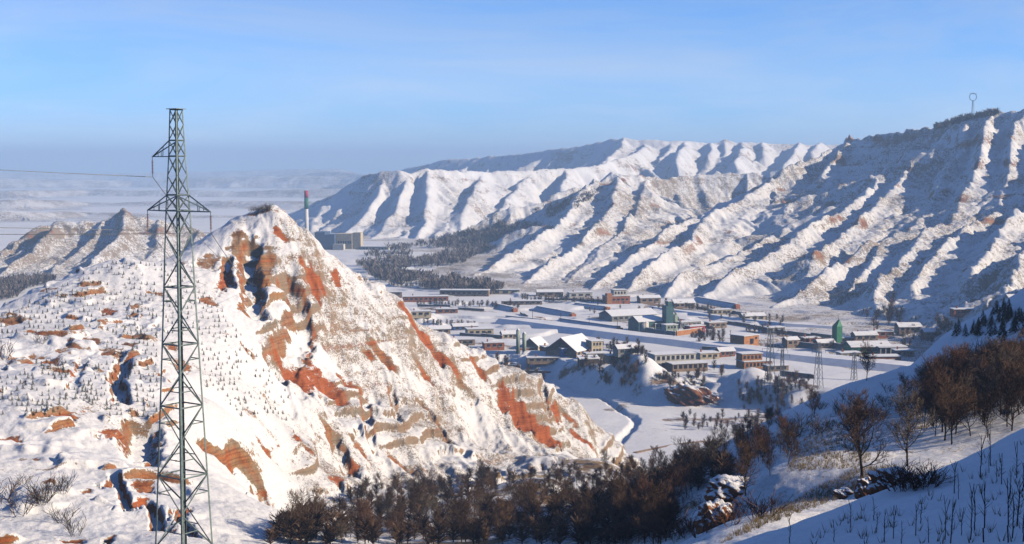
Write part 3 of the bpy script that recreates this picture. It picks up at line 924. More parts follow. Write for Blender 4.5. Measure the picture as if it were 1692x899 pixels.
land_material('snowy_far_mountain', 5.0, 0.32, 0.9, (0.45, 0.37, 0.29), (0.40, 0.30, 0.23), (0.40, 0.2, 0.11), (0.3, 0.25, 0.2), 0.5, 0.6, 1.0, 0.4, 0.9, 1.1)
land_material('snowy_lump', 0.35, 0.14, 0.45, (0.30, 0.12, 0.06), (0.36, 0.14, 0.06), (0.36, 0.10, 0.04), (0.3, 0.2, 0.1), 1.0, 0.8)


def plain(name, col, rough=0.8, metal=0.0, var=0.18, scale=2.0, spec=0.3):
    m, nt, b = nodes_of(name)
    tc = nt.nodes.new('ShaderNodeTexCoord')
    n = noise_node(nt, scale, 5, 0.6, tc.outputs['Object'])
    dark = tuple(c * (1 - var * 1.6) for c in col)
    lite = tuple(min(1, c * (1 + var)) for c in col)
    nt.links.new(mix_node(nt, range_node(nt, n, 0.3, 0.7), dark, lite), b.inputs['Base Color'])
    b.inputs['Roughness'].default_value = rough
    b.inputs['Metallic'].default_value = metal
    b.inputs['Specular IOR Level'].default_value = spec
    return m


# ------------------------------------------------------------------ terrain: split the sheet into the pieces of the setting
def mesh_np(name, co, quads, attrs=None, smooth=True):
    me = bpy.data.meshes.new(name)
    nv, nf = len(co), len(quads)
    me.vertices.add(nv)
    me.vertices.foreach_set('co', np.ascontiguousarray(co, np.float32).ravel())
    me.loops.add(nf * 4)
    me.loops.foreach_set('vertex_index', np.ascontiguousarray(quads, np.int32).ravel())
    me.polygons.add(nf)
    me.polygons.foreach_set('loop_start', np.arange(0, nf * 4, 4, dtype=np.int32))
    me.polygons.foreach_set('loop_total', np.full(nf, 4, np.int32))
    me.polygons.foreach_set('use_smooth', np.full(nf, smooth, bool))
    me.update(calc_edges=True)
    for k, v in (attrs or {}).items():
        a = me.attributes.new(k, 'FLOAT', 'POINT')
        a.data.foreach_set('value', np.ascontiguousarray(v, np.float32))
    me.validate()
    return me


VCO = np.stack([GX.ravel(), GY.ravel(), GZ.ravel()], 1)
ii, jj = np.meshgrid(np.arange(NCOL - 1), np.arange(NROW - 1), indexing='ij')
v00 = (ii * NROW + jj).ravel()
QUADS = np.stack([v00, v00 + NROW, v00 + NROW + 1, v00 + 1], 1)
FC = GC.ravel()[v00]
FX, FY = GX.ravel()[v00], GY.ravel()[v00]
FCOMP = FC.copy()
PIECES = [(1, 'valley_floor', 'snowy_valley'), (2, 'left_mountain_ridge', 'snowy_left_ridge'), (3, 'mountain_slope', 'snowy_mountain'), (4, 'far_mountain_range', 'snowy_far_mountain'),
          (5, 'distant_mountain_range', 'snowy_far_mountain'), (6, 'red_earth_hill', 'snowy_red_hill'), (7, 'foreground_slope', 'snowy_foreground')]
LABELS = {1: 'snow covered valley floor with fields', 2: 'snowy eroded ridge behind the hill on the left', 3: 'snowy gullied mountain slopes on the right', 4: 'hazy snowy mountains across the valley',
          5: 'faint ranges at the end of the valley', 6: 'near hill of red earth dusted with snow', 7: 'snowy slopes in the foreground'}
for cid, nm_, mt_ in PIECES:
    fsel = QUADS[FCOMP == cid]
    if len(fsel) == 0:
        continue
    used, invx = np.unique(fsel, return_inverse=True)
    me = mesh_np(nm_, VCO[used], invx.reshape(-1, 4), {'bare': GB.ravel()[used], 'red': GR.ravel()[used], 'thin': GT.ravel()[used]})
    me.materials.append(MATS[mt_])
    o = bpy.data.objects.new(nm_, me)
    COL.objects.link(o)
    o['kind'] = 'structure'
    o['label'] = LABELS[cid]
# ==OBJECTS==
# ------------------------------------------------------------------ object helpers
plain('steel', (0.19, 0.25, 0.245), 0.55, 0.25, 0.2, 3)
plain('steel_far', (0.14, 0.16, 0.18), 0.6, 0.4, 0.1, 1)
plain('wire', (0.09, 0.10, 0.11), 0.5, 0.5, 0.1, 1)
plain('insulator', (0.16, 0.06, 0.05), 0.35, 0.0, 0.2, 8)
plain('bark', (0.075, 0.052, 0.036), 0.95, 0, 0.3, 3)
plain('twig', (0.125, 0.074, 0.045), 0.95, 0, 0.35, 1.2)
plain('twig_red', (0.14, 0.068, 0.04), 0.95, 0, 0.35, 1.2)
plain('twig_grey', (0.13, 0.10, 0.075), 0.95, 0, 0.3, 1.2)
plain('far_twig', (0.17, 0.14, 0.12), 0.95, 0, 0.3, 0.1)
plain('needles', (0.030, 0.042, 0.028), 0.95, 0, 0.35, 3)
plain('stake_bark', (0.055, 0.05, 0.045), 0.95, 0, 0.3, 8)
plain('dry_grass', (0.36, 0.26, 0.13), 0.95, 0, 0.25, 2)
plain('wall_white', (0.66, 0.62, 0.55), 0.9, 0, 0.10, 0.6)
plain('wall_cream', (0.60, 0.50, 0.34), 0.9, 0, 0.12, 0.6)
plain('wall_grey', (0.28, 0.28, 0.27), 0.9, 0, 0.15, 0.6)
plain('wall_mud', (0.36, 0.25, 0.17), 0.95, 0, 0.15, 0.7)
plain('brick_red', (0.42, 0.14, 0.07), 0.9, 0, 0.2, 1.2)
plain('brick_orange', (0.50, 0.22, 0.09), 0.9, 0, 0.18, 1.2)
plain('teal_sheet', (0.05, 0.13, 0.14), 0.6, 0.1, 0.15, 0.6)
plain('green_sheet', (0.025, 0.18, 0.09), 0.6, 0.1, 0.12, 0.6)
plain('pale_green', (0.34, 0.42, 0.34), 0.7, 0, 0.12, 0.6)
plain('blue_sheet', (0.06, 0.16, 0.40), 0.6, 0.1, 0.12, 0.6)
plain('plant_blue', (0.07, 0.12, 0.22), 0.7, 0.1, 0.10, 0.1)
plain('red_sheet', (0.45, 0.05, 0.05), 0.6, 0, 0.15, 0.6)
plain('chimney_white', (0.72, 0.70, 0.66), 0.8, 0, 0.06, 0.1)
plain('chimney_red', (0.48, 0.05, 0.08), 0.8, 0, 0.08, 0.1)
plain('window_dark', (0.025, 0.03, 0.04), 0.25, 0, 0.1, 1, 0.5)
plain('film', (0.50, 0.55, 0.60), 0.5, 0, 0.08, 0.3)
plain('roof_snow', (0.82, 0.82, 0.83), 0.9, 0, 0.05, 0.8)
plain('road_snow', (0.78, 0.78, 0.80), 0.9, 0, 0.06, 0.25)
plain('red_earth', (0.36, 0.12, 0.05), 0.95, 0, 0.3, 1.6)
plain('hut_dark', (0.10, 0.08, 0.07), 0.9, 0, 0.2, 1)


class MB:
    """collects shapes, builds them as one mesh object"""

    def __init__(self):
        self.v, self.f = [], []

    def add(self, vs_, fs_):
        k = len(self.v)
        self.v += [tuple(a) for a in vs_]
        self.f += [tuple(k + i for i in f) for f in fs_]

    def box(self, c, s, rz=0.0):
        x, y, z = c
        a, b, h = s[0] / 2, s[1] / 2, s[2] / 2
        cs, sn = math.cos(rz), math.sin(rz)
        vs_ = []
        for dz in (-h, h):
            for dx, dy in ((-a, -b), (a, -b), (a, b), (-a, b)):
                vs_.append((x + dx * cs - dy * sn, y + dx * sn + dy * cs, z + dz))
        self.add(vs_, [(3, 2, 1, 0), (4, 5, 6, 7), (0, 1, 5, 4), (1, 2, 6, 5), (2, 3, 7, 6), (3, 0, 4, 7)])
        return self

    def tube(self, p0, p1, r0, r1, n=6, cap=True):
        p0, p1 = Vector(p0), Vector(p1)
        d = p1 - p0
        if d.length < 1e-6:
            return self
        d.normalize()
        u = d.orthogonal().normalized()
        w = d.cross(u)
        vs_ = []
        for p, r in ((p0, r0), (p1, r1)):
            for i in range(n):
                t = 2 * math.pi * i / n
                vs_.append(p + (u * math.cos(t) + w * math.sin(t)) * r)
        fs_ = [(i, (i + 1) % n, n + (i + 1) % n, n + i) for i in range(n)]
        if cap:
            fs_ += [tuple(range(n - 1, -1, -1)), tuple(range(n, 2 * n))]
        self.add(vs_, fs_)
        return self

    def angle(self, p0, p1, w, t, out):
        """steel angle bar from p0 to p1, flanges either side of the outward direction"""
        p0, p1, out = Vector(p0), Vector(p1), Vector(out)
        d = (p1 - p0).normalized()
        o = (out - d * out.dot(d)).normalized()
        s = d.cross(o)
        a, b = (-o + s).normalized(), (-o - s).normalized()
        for fl in (a, b):
            nrm = d.cross(fl).normalized() * t * 0.5
            vs_ = [p0 + nrm, p0 + fl * w + nrm, p0 + fl * w - nrm, p0 - nrm, p1 + nrm, p1 + fl * w + nrm, p1 + fl * w - nrm, p1 - nrm]
            self.add(vs_, [(3, 2, 1, 0), (4, 5, 6, 7), (0, 1, 5, 4), (1, 2, 6, 5), (2, 3, 7, 6), (3, 0, 4, 7)])
        return self

    def gable(self, w, d, h0, h1, over=0.4, th=0.25):
        """two roof slabs over a w x d plan, eaves at h0, ridge (along x) at h1"""
        a, b = w / 2 + over, d / 2 + over
        e = h0 - (h1 - h0) * over / (d / 2)
        for sgn in (-1, 1):
            vs_ = [(-a, sgn * b, e), (a, sgn * b, e), (a, 0, h1), (-a, 0, h1)]
            vs_ += [(x, y, z + th) for x, y, z in vs_]
            self.add(vs_, [(0, 1, 2, 3), (7, 6, 5, 4), (0, 4, 5, 1), (1, 5, 6, 2), (2, 6, 7, 3), (3, 7, 4, 0)])
        return self

    def mesh(self, name, mat, smooth=False):
        me = bpy.data.meshes.new(name)
        me.from_pydata(self.v, [], self.f)
        me.materials.append(MATS[mat])
        if smooth:
            me.polygons.foreach_set('use_smooth', [True] * len(me.polygons))
        me.update()
        return me

    def build(self, name, mat, parent=None, smooth=False):
        o = bpy.data.objects.new(name, self.mesh(name, mat, smooth))
        COL.objects.link(o)
        o.parent = parent
        return o


def tag(o, label, cat, group=None, kind=None):
    o['label'] = label
    o['category'] = cat
    if group:
        o['group'] = group
    if kind:
        o['kind'] = kind
    return o


def empty(name, loc, rz=0.0):
    o = bpy.data.objects.new(name, None)
    o.location = loc
    o.rotation_euler = (0, 0, rz)
    o.empty_display_size = 0.5
    COL.objects.link(o)
    return o


def copy_tree(o, parent=None):
    c = o.copy()
    COL.objects.link(c)
    c.parent = parent
    for ch in o.children:
        copy_tree(ch, c)
    return c


# ------------------------------------------------------------------ road on its bank across the valley
def strip(name, pts, half, mat, label, lift=0.15, bank=None, bankmat=None, kind='structure'):
    """a snow-covered way following the ground; with bank, on an embankment of that height"""
    w = [vpoint(*p) for p in pts]
    dense = []
    for k in range(len(w) - 1):
        n = max(2, int(math.dist(w[k], w[k + 1]) / 6))
        for j in range(n):
            t = j / n
            dense.append((w[k][0] + (w[k + 1][0] - w[k][0]) * t, w[k][1] + (w[k + 1][1] - w[k][1]) * t))
    dense.append(w[-1])
    zs = [gz(*p) for p in dense]
    n = len(dense)
    zs = [sum(zs[max(0, i - 6):i + 7]) / len(zs[max(0, i - 6):i + 7]) for i in range(n)]
    h = bank or lift
    top, side = MB(), MB()
    L, Rr = [], []
    for i in range(n):
        a = dense[max(0, i - 1)]
        b = dense[min(n - 1, i + 1)]
        d = Vector((b[0] - a[0], b[1] - a[1], 0)).normalized()
        nrm = Vector((-d.y, d.x, 0))
        c = Vector((dense[i][0], dense[i][1], zs[i] + h))
        L.append((c + nrm * half, c + nrm * (half + h * 2.0 + 0.5) - Vector((0, 0, h + 1.5))))
        Rr.append((c - nrm * half, c - nrm * (half + h * 2.0 + 0.5) - Vector((0, 0, h + 1.5))))
    vs_, fs_ = [], []
    for i in range(n):
        vs_ += [L[i][1], L[i][0], Rr[i][0], Rr[i][1]]
    for i in range(n - 1):
        for j in range(3):
            fs_.append((i * 4 + j, i * 4 + j + 1, i * 4 + j + 5, i * 4 + j + 4))
    top.add(vs_, fs_)
    o = top.build(name, mat)
    o['kind'] = kind
    o['label'] = label
    return o


strip('road', [(838, 533), (900, 541), (1000, 555), (1080, 565), (1150, 573), (1230, 583), (1300, 592), (1400, 602), (1500, 612), (1600, 625)], 6.5, 'road_snow', 'snow covered highway on a bank across the valley', bank=2.6)
strip('farm_track', [(1050, 703), (1110, 692), (1180, 684), (1250, 672)], 1.0, 'wall_mud', 'thin brown track over the low snow fields', lift=0.05)
strip('field_path', [(1380, 546), (1300, 541), (1220, 532), (1160, 524), (1080, 512)], 2.2, 'road_snow', 'snowy lane along the foot of the mountains', bank=1.2)


# ------------------------------------------------------------------ buildings
def windows(parent, w, d, z, h, n, mat='window_dark', ww=None, face=-1, frame=None, margin=0.6):
    """n windows in the front wall (face -1) or the back (1), each its own part"""
    stp = (w - 2 * margin) / n
    ww = ww or stp * 0.6
    for i in range(n):
        x = -w / 2 + margin + stp * (i + 0.5)
        o = MB().box((x, face * (d / 2 + 0.02), z), (ww, 0.12, h)).build('window', mat, parent)
        MB().box((x, face * (d / 2 + 0.10), z - h / 2 - 0.06), (ww + 0.3, 0.16, 0.12)).build('sill', frame or 'wall_white', o)


def building(name, label, cat, px, py, w, d, h, rot, wall, roof='flat', rise=1.4, rows=0, cols=0, door=True, group=None, z=None, win_h=1.3, sink=1.0, loc=None):
    p = Vector(loc) if loc is not None else drop(px, py, 520)
    if z is not None:
        p.z = z
    root = empty(name, p, R_(rot))
    root.location.z = p.z
    b = MB().box((0, 0, h / 2 - sink / 2), (w, d, h + sink))
    if roof == 'gable':
        for sgn in (-1, 1):
            x = sgn * w / 2
            b.add([(x, -d / 2, h), (x, d / 2, h), (x, 0, h + rise)], [(0, 1, 2), (2, 1, 0)])
    b.build('wall', wall, root)
    if roof == 'gable':
        MB().gable(w, d, h, h + rise).build('roof', 'roof_snow', root)
    elif roof == 'flat':
        r = MB().box((0, 0, h + 0.16), (w + 0.7, d + 0.7, 0.32)).build('roof', 'roof_snow', root)
    elif roof == 'mono':
        a, c = w / 2 + 0.4, d / 2 + 0.4
        vs_ = [(-a, -c, h), (a, -c, h), (a, c, h + rise), (-a, c, h + rise)]
        vs_ += [(x, y, zz + 0.3) for x, y, zz in vs_]
        m_ = MB()
        m_.add(vs_, [(3, 2, 1, 0), (4, 5, 6, 7), (0, 1, 5, 4), (1, 2, 6, 5), (2, 3, 7, 6), (3, 0, 4, 7)])
        m_.build('roof', 'roof_snow', root)
        bk = MB()
        for sgn in (-1, 1):
            bk.add([(sgn * w / 2, -d / 2, h), (sgn * w / 2, d / 2, h), (sgn * w / 2, d / 2, h + rise)], [(0, 1, 2), (2, 1, 0)])
        bk.add([(-w / 2, d / 2, h), (w / 2, d / 2, h), (w / 2, d / 2, h + rise), (-w / 2, d / 2, h + rise)], [(0, 1, 2, 3)])
        bk.build('gable_wall', wall, root)
    if rows:
        st = h / rows
        for q in range(rows):
            windows(root, w, d, st * (q + 0.55), min(win_h, st * 0.55), cols)
    if door:
        MB().box((w * 0.22, -d / 2 - 0.03, 1.0), (1.1, 0.12, 2.0)).build('door', 'hut_dark', root)
    if h < 4.3 and w > 6:
        pz = h + (rise * 0.6 if roof == 'gable' else 0.3)
        MB().box((-w * 0.28, d * 0.12, pz + 0.5), (0.6, 0.6, 1.5)).build('chimney', 'brick_red', root)
    tag(root, label, cat, group)
    return root


RD = 18
# white two-storey hall with its annex
hall = building('office_building', 'long white two-storey building with two rows of windows above the gully', 'building', 1110, 607, 20, 8, 6.4, RD, 'wall_white', rows=2, cols=8, win_h=1.9)
an = MB().box((3.5, -8.5, 0.9), (17, 7, 4.4)).build('annex', 'wall_mud', hall)
MB().box((3.5, -8.5, 3.3), (17.8, 7.8, 0.32)).build('annex_roof', 'roof_snow', an)
for q in range(7):
    MB().box((-3.6 + q * 2.4, -12.03, 1.9), (1.5, 0.12, 1.6)).build('window', 'window_dark', hall)
# orange brick house
hb = building('brick_building', 'orange brick two-storey building with stepped upper floor beside the road', 'building', 1246, 607, 14, 8, 3.2, RD, 'brick_orange', rows=1, cols=7, win_h=1.7)
MB().box((-2.0, 1.0, 4.9), (10, 6, 3.2)).build('upper_storey', 'brick_orange', hb)
up_ = MB().box((-2.0, 1.0, 6.65), (10.8, 6.8, 0.32)).build('upper_roof', 'roof_snow', hb)
for q in range(5):
    MB().box((-5.8 + q * 1.9, -2.03, 5.0), (1.1, 0.12, 1.5)).build('window', 'window_dark', hb)
# brick ruin on the far side of the road
ru = building('brick_house', 'square orange brick house with a gap in its wall across the road', 'house', 1230, 573, 11, 9, 6.0, 40, 'brick_orange', rows=0, door=False)
MB().box((0.2, -4.54, 3.2), (2.6, 0.14, 2.6)).build('window', 'window_dark', ru)
MB().box((3.4, -4.54, 4.6), (1.2, 0.14, 1.2)).build('window', 'window_dark', ru)
# factory
sh = building('factory_shed', 'dark teal factory shed with snowy roof left of the green tower', 'shed', 1070, 547, 18, 11, 6.0, 26, 'teal_sheet', 'gable', 2.4, rows=1, cols=5)
building('warehouse', 'broad low warehouse with wide snowy roof behind the teal shed', 'warehouse', 1038, 527, 30, 16, 3.0, 24, 'wall_grey', 'gable', 2.6, rows=1, cols=8)
tw = empty('batching_tower', drop(1103, 548, 430), R_(25))
MB().box((0, 0, 7.0), (4.4, 4.4, 14.5)).build('tower_body', 'teal_sheet', tw)
MB().box((0.6, 0, 15.4), (2.4, 2.6, 2.4)).build('tower_head', 'teal_sheet', tw)
MB().box((0.6, 0, 16.7), (2.8, 3.0, 0.3)).build('tower_roof', 'roof_snow', tw)
for sx_ in (-1, 1):
    for sy_ in (-1, 1):
        MB().tube((sx_ * 2.1 + 4, sy_ * 1.6, -1), (sx_ * 1.4 + 4, sy_ * 1.3, 6.0), 0.16, 0.16, 5).build('leg', 'steel_far', tw)
MB().tube((4, 0, 5.4), (4, 0, 9.2), 2.0, 2.0, 12).tube((4, 0, 3.6), (4, 0, 5.4), 0.4, 2.0, 12).build('hopper', 'pale_green', tw)
MB().tube((2.2, 0, 14.0), (9.5, -2.0, 1.0), 0.5, 0.5, 4).build('conveyor', 'steel_far', tw)
tag(tw, 'tall dark green factory tower with hopper and conveyor', 'tower')
tk = empty('storage_tank', drop(1064, 548, 430))
MB().tube((0, 0, -1), (0, 0, 5.0), 2.6, 2.6, 18).build('tank_body', 'wall_white', tk, True)
MB().tube((0, 0, 5.0), (0, 0, 6.0), 2.7, 0.3, 18).build('tank_top', 'roof_snow', tk, True)
tag(tk, 'white round storage tank in front of the factory shed', 'tank')
building('control_house', 'small pale green house at the foot of the factory tower', 'house', 1106, 553, 7, 5, 5.4, 25, 'pale_green', rows=2, cols=3)
building('pump_house', 'pale green block between storage tank and factory tower', 'house', 1085, 549, 5, 5, 5.0, 25, 'pale_green', rows=2, cols=2, door=False)
building('red_shed', 'low shed with bright red end wall right of the factory', 'shed', 1148, 549, 10, 5, 3.6, 28, 'red_sheet', 'flat', rows=1, cols=4)
building('grey_shed', 'long grey shed with snowy roof behind the red shed', 'shed', 1136, 541, 14, 6, 3.4, 28, 'wall_grey', 'flat', rows=1, cols=5)


def wall_thing(name, label, pts, h, th, mat, group=None, cat='wall', cap=True):
    w = [vpoint(*p) for p in pts]
    c = w[0]
    root = empty(name, (c[0], c[1], gz(*c)))
    for k in range(len(w) - 1):
        a, b = w[k], w[k + 1]
        L = math.dist(a, b)
        n = max(1, int(L / 12))
        for j in range(n):
            t0, t1 = j / n, (j + 1) / n
            p = (a[0] + (b[0] - a[0]) * (t0 + t1) / 2, a[1] + (b[1] - a[1]) * (t0 + t1) / 2)
            ang = math.atan2(b[1] - a[1], b[0] - a[0])
            zz = gz(*p) - root.location.z
            q = (p[0] - c[0], p[1] - c[1])
            o = MB().box((q[0], q[1], zz + h / 2 - 0.5), (L / n, th, h + 1.0), ang).build('wall_panel', mat, root)
            if cap:
                MB().box((q[0], q[1], zz + h + 0.1), (L / n, th + 0.25, 0.2), ang).build('snow_cap', 'roof_snow', o)
    tag(root, label, cat, group)
    return root


wall_thing('brick_wall', 'low orange brick wall in front of the red shed', [(1118, 558), (1160, 552)], 2.6, 0.4, 'brick_orange')
wall_thing('boundary_wall', 'dark boundary wall along the front of the teal factory', [(1043, 549), (1080, 555), (1116, 559)], 2.4, 0.4, 'wall_grey')
wall_thing('compound_wall', 'long low mud wall running up to the green kiln tower', [(1298, 552), (1340, 558), (1378, 563)], 1.8, 0.5, 'wall_mud')
wall_thing('retaining_wall', 'dark wall along the roadside before the green tower', [(1308, 572), (1370, 579), (1440, 588)], 2.6, 0.5, 'wall_grey')
wall_thing('roadside_wall', 'dark wall above the lane left of the brick compound', [(1190, 535), (1240, 543), (1300, 553)], 1.8, 0.5, 'wall_mud')
wall_thing('garden_wall', 'short orange brick wall below the compound by the road end', [(1428, 606), (1478, 604)], 2.4, 0.4, 'brick_orange')
wall_thing('field_wall', 'low pale wall in front of the silo columns', [(805, 589), (860, 592), (930, 594)], 1.2, 0.4, 'wall_mud')
wall_thing('yard_wall', 'thin wall below the white tent roofed house', [(855, 580), (900, 579)], 1.0, 0.3, 'brick_red')
wall_thing('mud_wall', 'dark mud wall along the edge left of the bluff', [(1290, 620), (1345, 627)], 1.8, 0.5, 'wall_mud')

# kiln compound on the right
gt = empty('green_tower', drop(1383, 569, 430), R_(28))
MB().box((0, 0, 4.4), (3.6, 3.6, 9.6)).build('tower_body', 'green_sheet', gt)
bm_ = MB()
bm_.add([(-1.8, -1.8, 9.2), (1.8, -1.8, 9.2), (1.8, 1.8, 9.2), (-1.8, 1.8, 9.2), (0.9, -.5, 12.4), (1.3, -.5, 12.4), (1.3, .5, 12.4), (.9, .5, 12.4)], [(0, 1, 5, 4), (1, 2, 6, 5), (2, 3, 7, 6), (3, 0, 4, 7), (4, 5, 6, 7)])
bm_.build('tower_head', 'green_sheet', gt)
MB().tube((1.1, 0, 12.2), (1.1, 0, 15.6), 0.28, 0.2, 6).build('mast', 'wall_white', gt)
tag(gt, 'bright green pointed tower with white mast among brick walls', 'tower')
building('brick_row', 'long low orange brick row right of the green tower', 'building', 1404, 566, 18, 4, 2.6, 12, 'brick_orange', 'flat', rows=1, cols=6)
building('drying_shed', 'wide dark green walled shed with snowy gable roof', 'shed', 1432, 582, 20, 12, 3.4, 8, 'green_sheet', 'gable', 2.0, rows=1, cols=6)
ch_ = building('porch_house', 'white house with a row of pale porch columns', 'house', 1470, 584, 14, 7, 3.6, 6, 'wall_mud', 'flat', rows=1, cols=3)
for q in range(6):
    MB().box((-6.2 + q * 2.48, -4.6, 1.6), (0.4, 0.4, 3.6)).build('column', 'wall_white', ch_)
MB().box((0, -4.2, 3.62), (14.6, 2.0, 0.3)).build('porch_roof', 'roof_snow', ch_)
building('brick_workshop', 'orange brick workshop with snowy flat roof at the road end', 'building', 1458, 600, 15, 7, 3.4, 6, 'brick_red', 'flat', rows=1, cols=4)
building('roadside_hut', 'small dark hut with snow slab roof right of the porch house', 'hut', 1492, 588, 9, 6, 2.8, 4, 'wall_mud', 'flat', rows=1, cols=3)
building('kiln_house', 'low reddish kiln house between the long wall and the lane', 'house', 1338, 566, 9, 5, 2.6, 20, 'brick_red', 'flat', rows=1, cols=3)
building('pink_house', 'small brick house with snowy roof on the lane corner', 'house', 1306, 571, 7, 5, 3.2, 20, 'wall_mud', 'gable', 1.2, rows=1, cols=2)
# long houses at the far end of the fields
building('brick_barracks', 'long low red brick house at the far left of the fields', 'house', 703, 498, 30, 8, 3.6, 8, 'brick_red', 'flat', rows=1, cols=9)
building('mud_barracks', 'long mud coloured house with thick snow roof before the dark wood', 'house', 768, 489, 34, 9, 4.2, -4, 'wall_mud', 'flat', rows=1, cols=9)
cx_ = building('brick_works', 'red and white stepped brick works under the mountain foot', 'building', 1018, 501, 16, 9, 5.0, 15, 'brick_red', 'flat', rows=1, cols=5)
MB().box((2.0, 0.5, 6.9), (9, 6, 3.8)).build('upper_storey', 'wall_white', cx_)
MB().box((2.0, 0.5, 8.95), (9.8, 6.8, 0.32)).build('upper_roof', 'roof_snow', cx_)
MB().box((-6.5, -4.0, 3.0), (3.6, 4.0, 8.0)).build('stair_tower', 'brick_orange', cx_)
for q in range(4):
    MB().box((-1.2 + q * 2.1, -2.53, 7.0), (1.1, 0.12, 1.5)).build('window', 'window_dark', cx_)
# farm below the road on the left
building('gable_house', 'small white house with steep snowy gable left of the barn', 'house', 884, 577, 10, 9, 2.4, 60, 'wall_cream', 'gable', 3.4, rows=1, cols=3)
building('barn', 'large barn with broad snowy roof below the road', 'barn', 944, 584, 20, 17, 2.6, 58, 'wall_mud', 'gable', 6.0, rows=1, cols=5)
building('blue_hut', 'small blue box hut in front of the barn', 'hut', 932, 590, 3.4, 3.0, 4.2, 20, 'blue_sheet', 'flat', rows=1, cols=1, door=False)
building('ochre_house', 'narrow ochre two-storey house right of the barn', 'house', 982, 583, 6, 6, 6.0, 24, 'wall_cream', 'flat', rows=2, cols=3)
building('tin_hut', 'dark walled hut with flat snow roof below the ochre house', 'hut', 985, 592, 11, 5, 2.6, 16, 'hut_dark', 'flat', rows=1, cols=3)
building('lean_to', 'low lean-to with slanting snow roof under the tin hut', 'hut', 972, 600, 9, 5, 2.2, 12, 'hut_dark', 'mono', 1.0, rows=0)
building('long_shed', 'low long shed with white roof slab beside the hedge', 'shed', 905, 598, 20, 5, 2.0, 6, 'wall_mud', 'flat', rows=1, cols=6)
building('farm_house', 'mud farm house with snowy roof at the foot of the red hill', 'house', 762, 570, 13, 6, 3.0, 10, 'wall_mud', 'flat', rows=1, cols=4)
building('brick_cottage', 'red brick cottage left of the silo columns', 'house', 815, 575, 10, 5, 2.8, 15, 'brick_red', 'flat', rows=1, cols=3)
building('byre', 'small blue grey byre beyond the farm house', 'hut', 768, 545, 14, 6, 2.4, 14, 'blue_sheet', 'gable', 1.2, rows=1, cols=4)
building('store_house', 'pale store house with snow roof near the hillocks', 'house', 792, 553, 14, 8, 3.4, 12, 'wall_cream', 'flat', rows=1, cols=4)
building('sheep_shed', 'long thin shed with snow roof between the upper fields', 'shed', 862, 503, 26, 6, 2.4, 4, 'wall_mud', 'flat', rows=1, cols=7)
building('hillside_hut', 'small white hut on the terrace above the right-hand conifers', 'hut', 1674, 500, 7, 5, 2.6, 10, 'wall_white', 'gable', 1.4, rows=1, cols=3)
building('terrace_house', 'flat brick house on the terrace below the shadowed slope', 'house', 1592, 520, 12, 6, 3.0, 4, 'brick_red', 'flat', rows=1, cols=4)
building('foot_house', 'snow roofed house in the trees at the mountain foot', 'house', 1500, 548, 12, 7, 3.0, 6, 'wall_mud', 'gable', 1.8, rows=1, cols=4)
building('lane_house', 'pale house beside the lane under the big spurs', 'house', 1190, 519, 13, 6, 3.0, 14, 'wall_cream', 'flat', rows=1, cols=4)
building('lane_barn', 'brown barn beside the lane left of the pale house', 'barn', 1128, 508, 14, 7, 3.2, 16, 'wall_mud', 'gable', 2.0, rows=1, cols=4)
building('quarry_hut', 'brown hut on the bluff right of the orange brick building', 'hut', 1282, 612, 10, 5, 2.4, 14, 'wall_mud', 'flat', rows=1, cols=3)
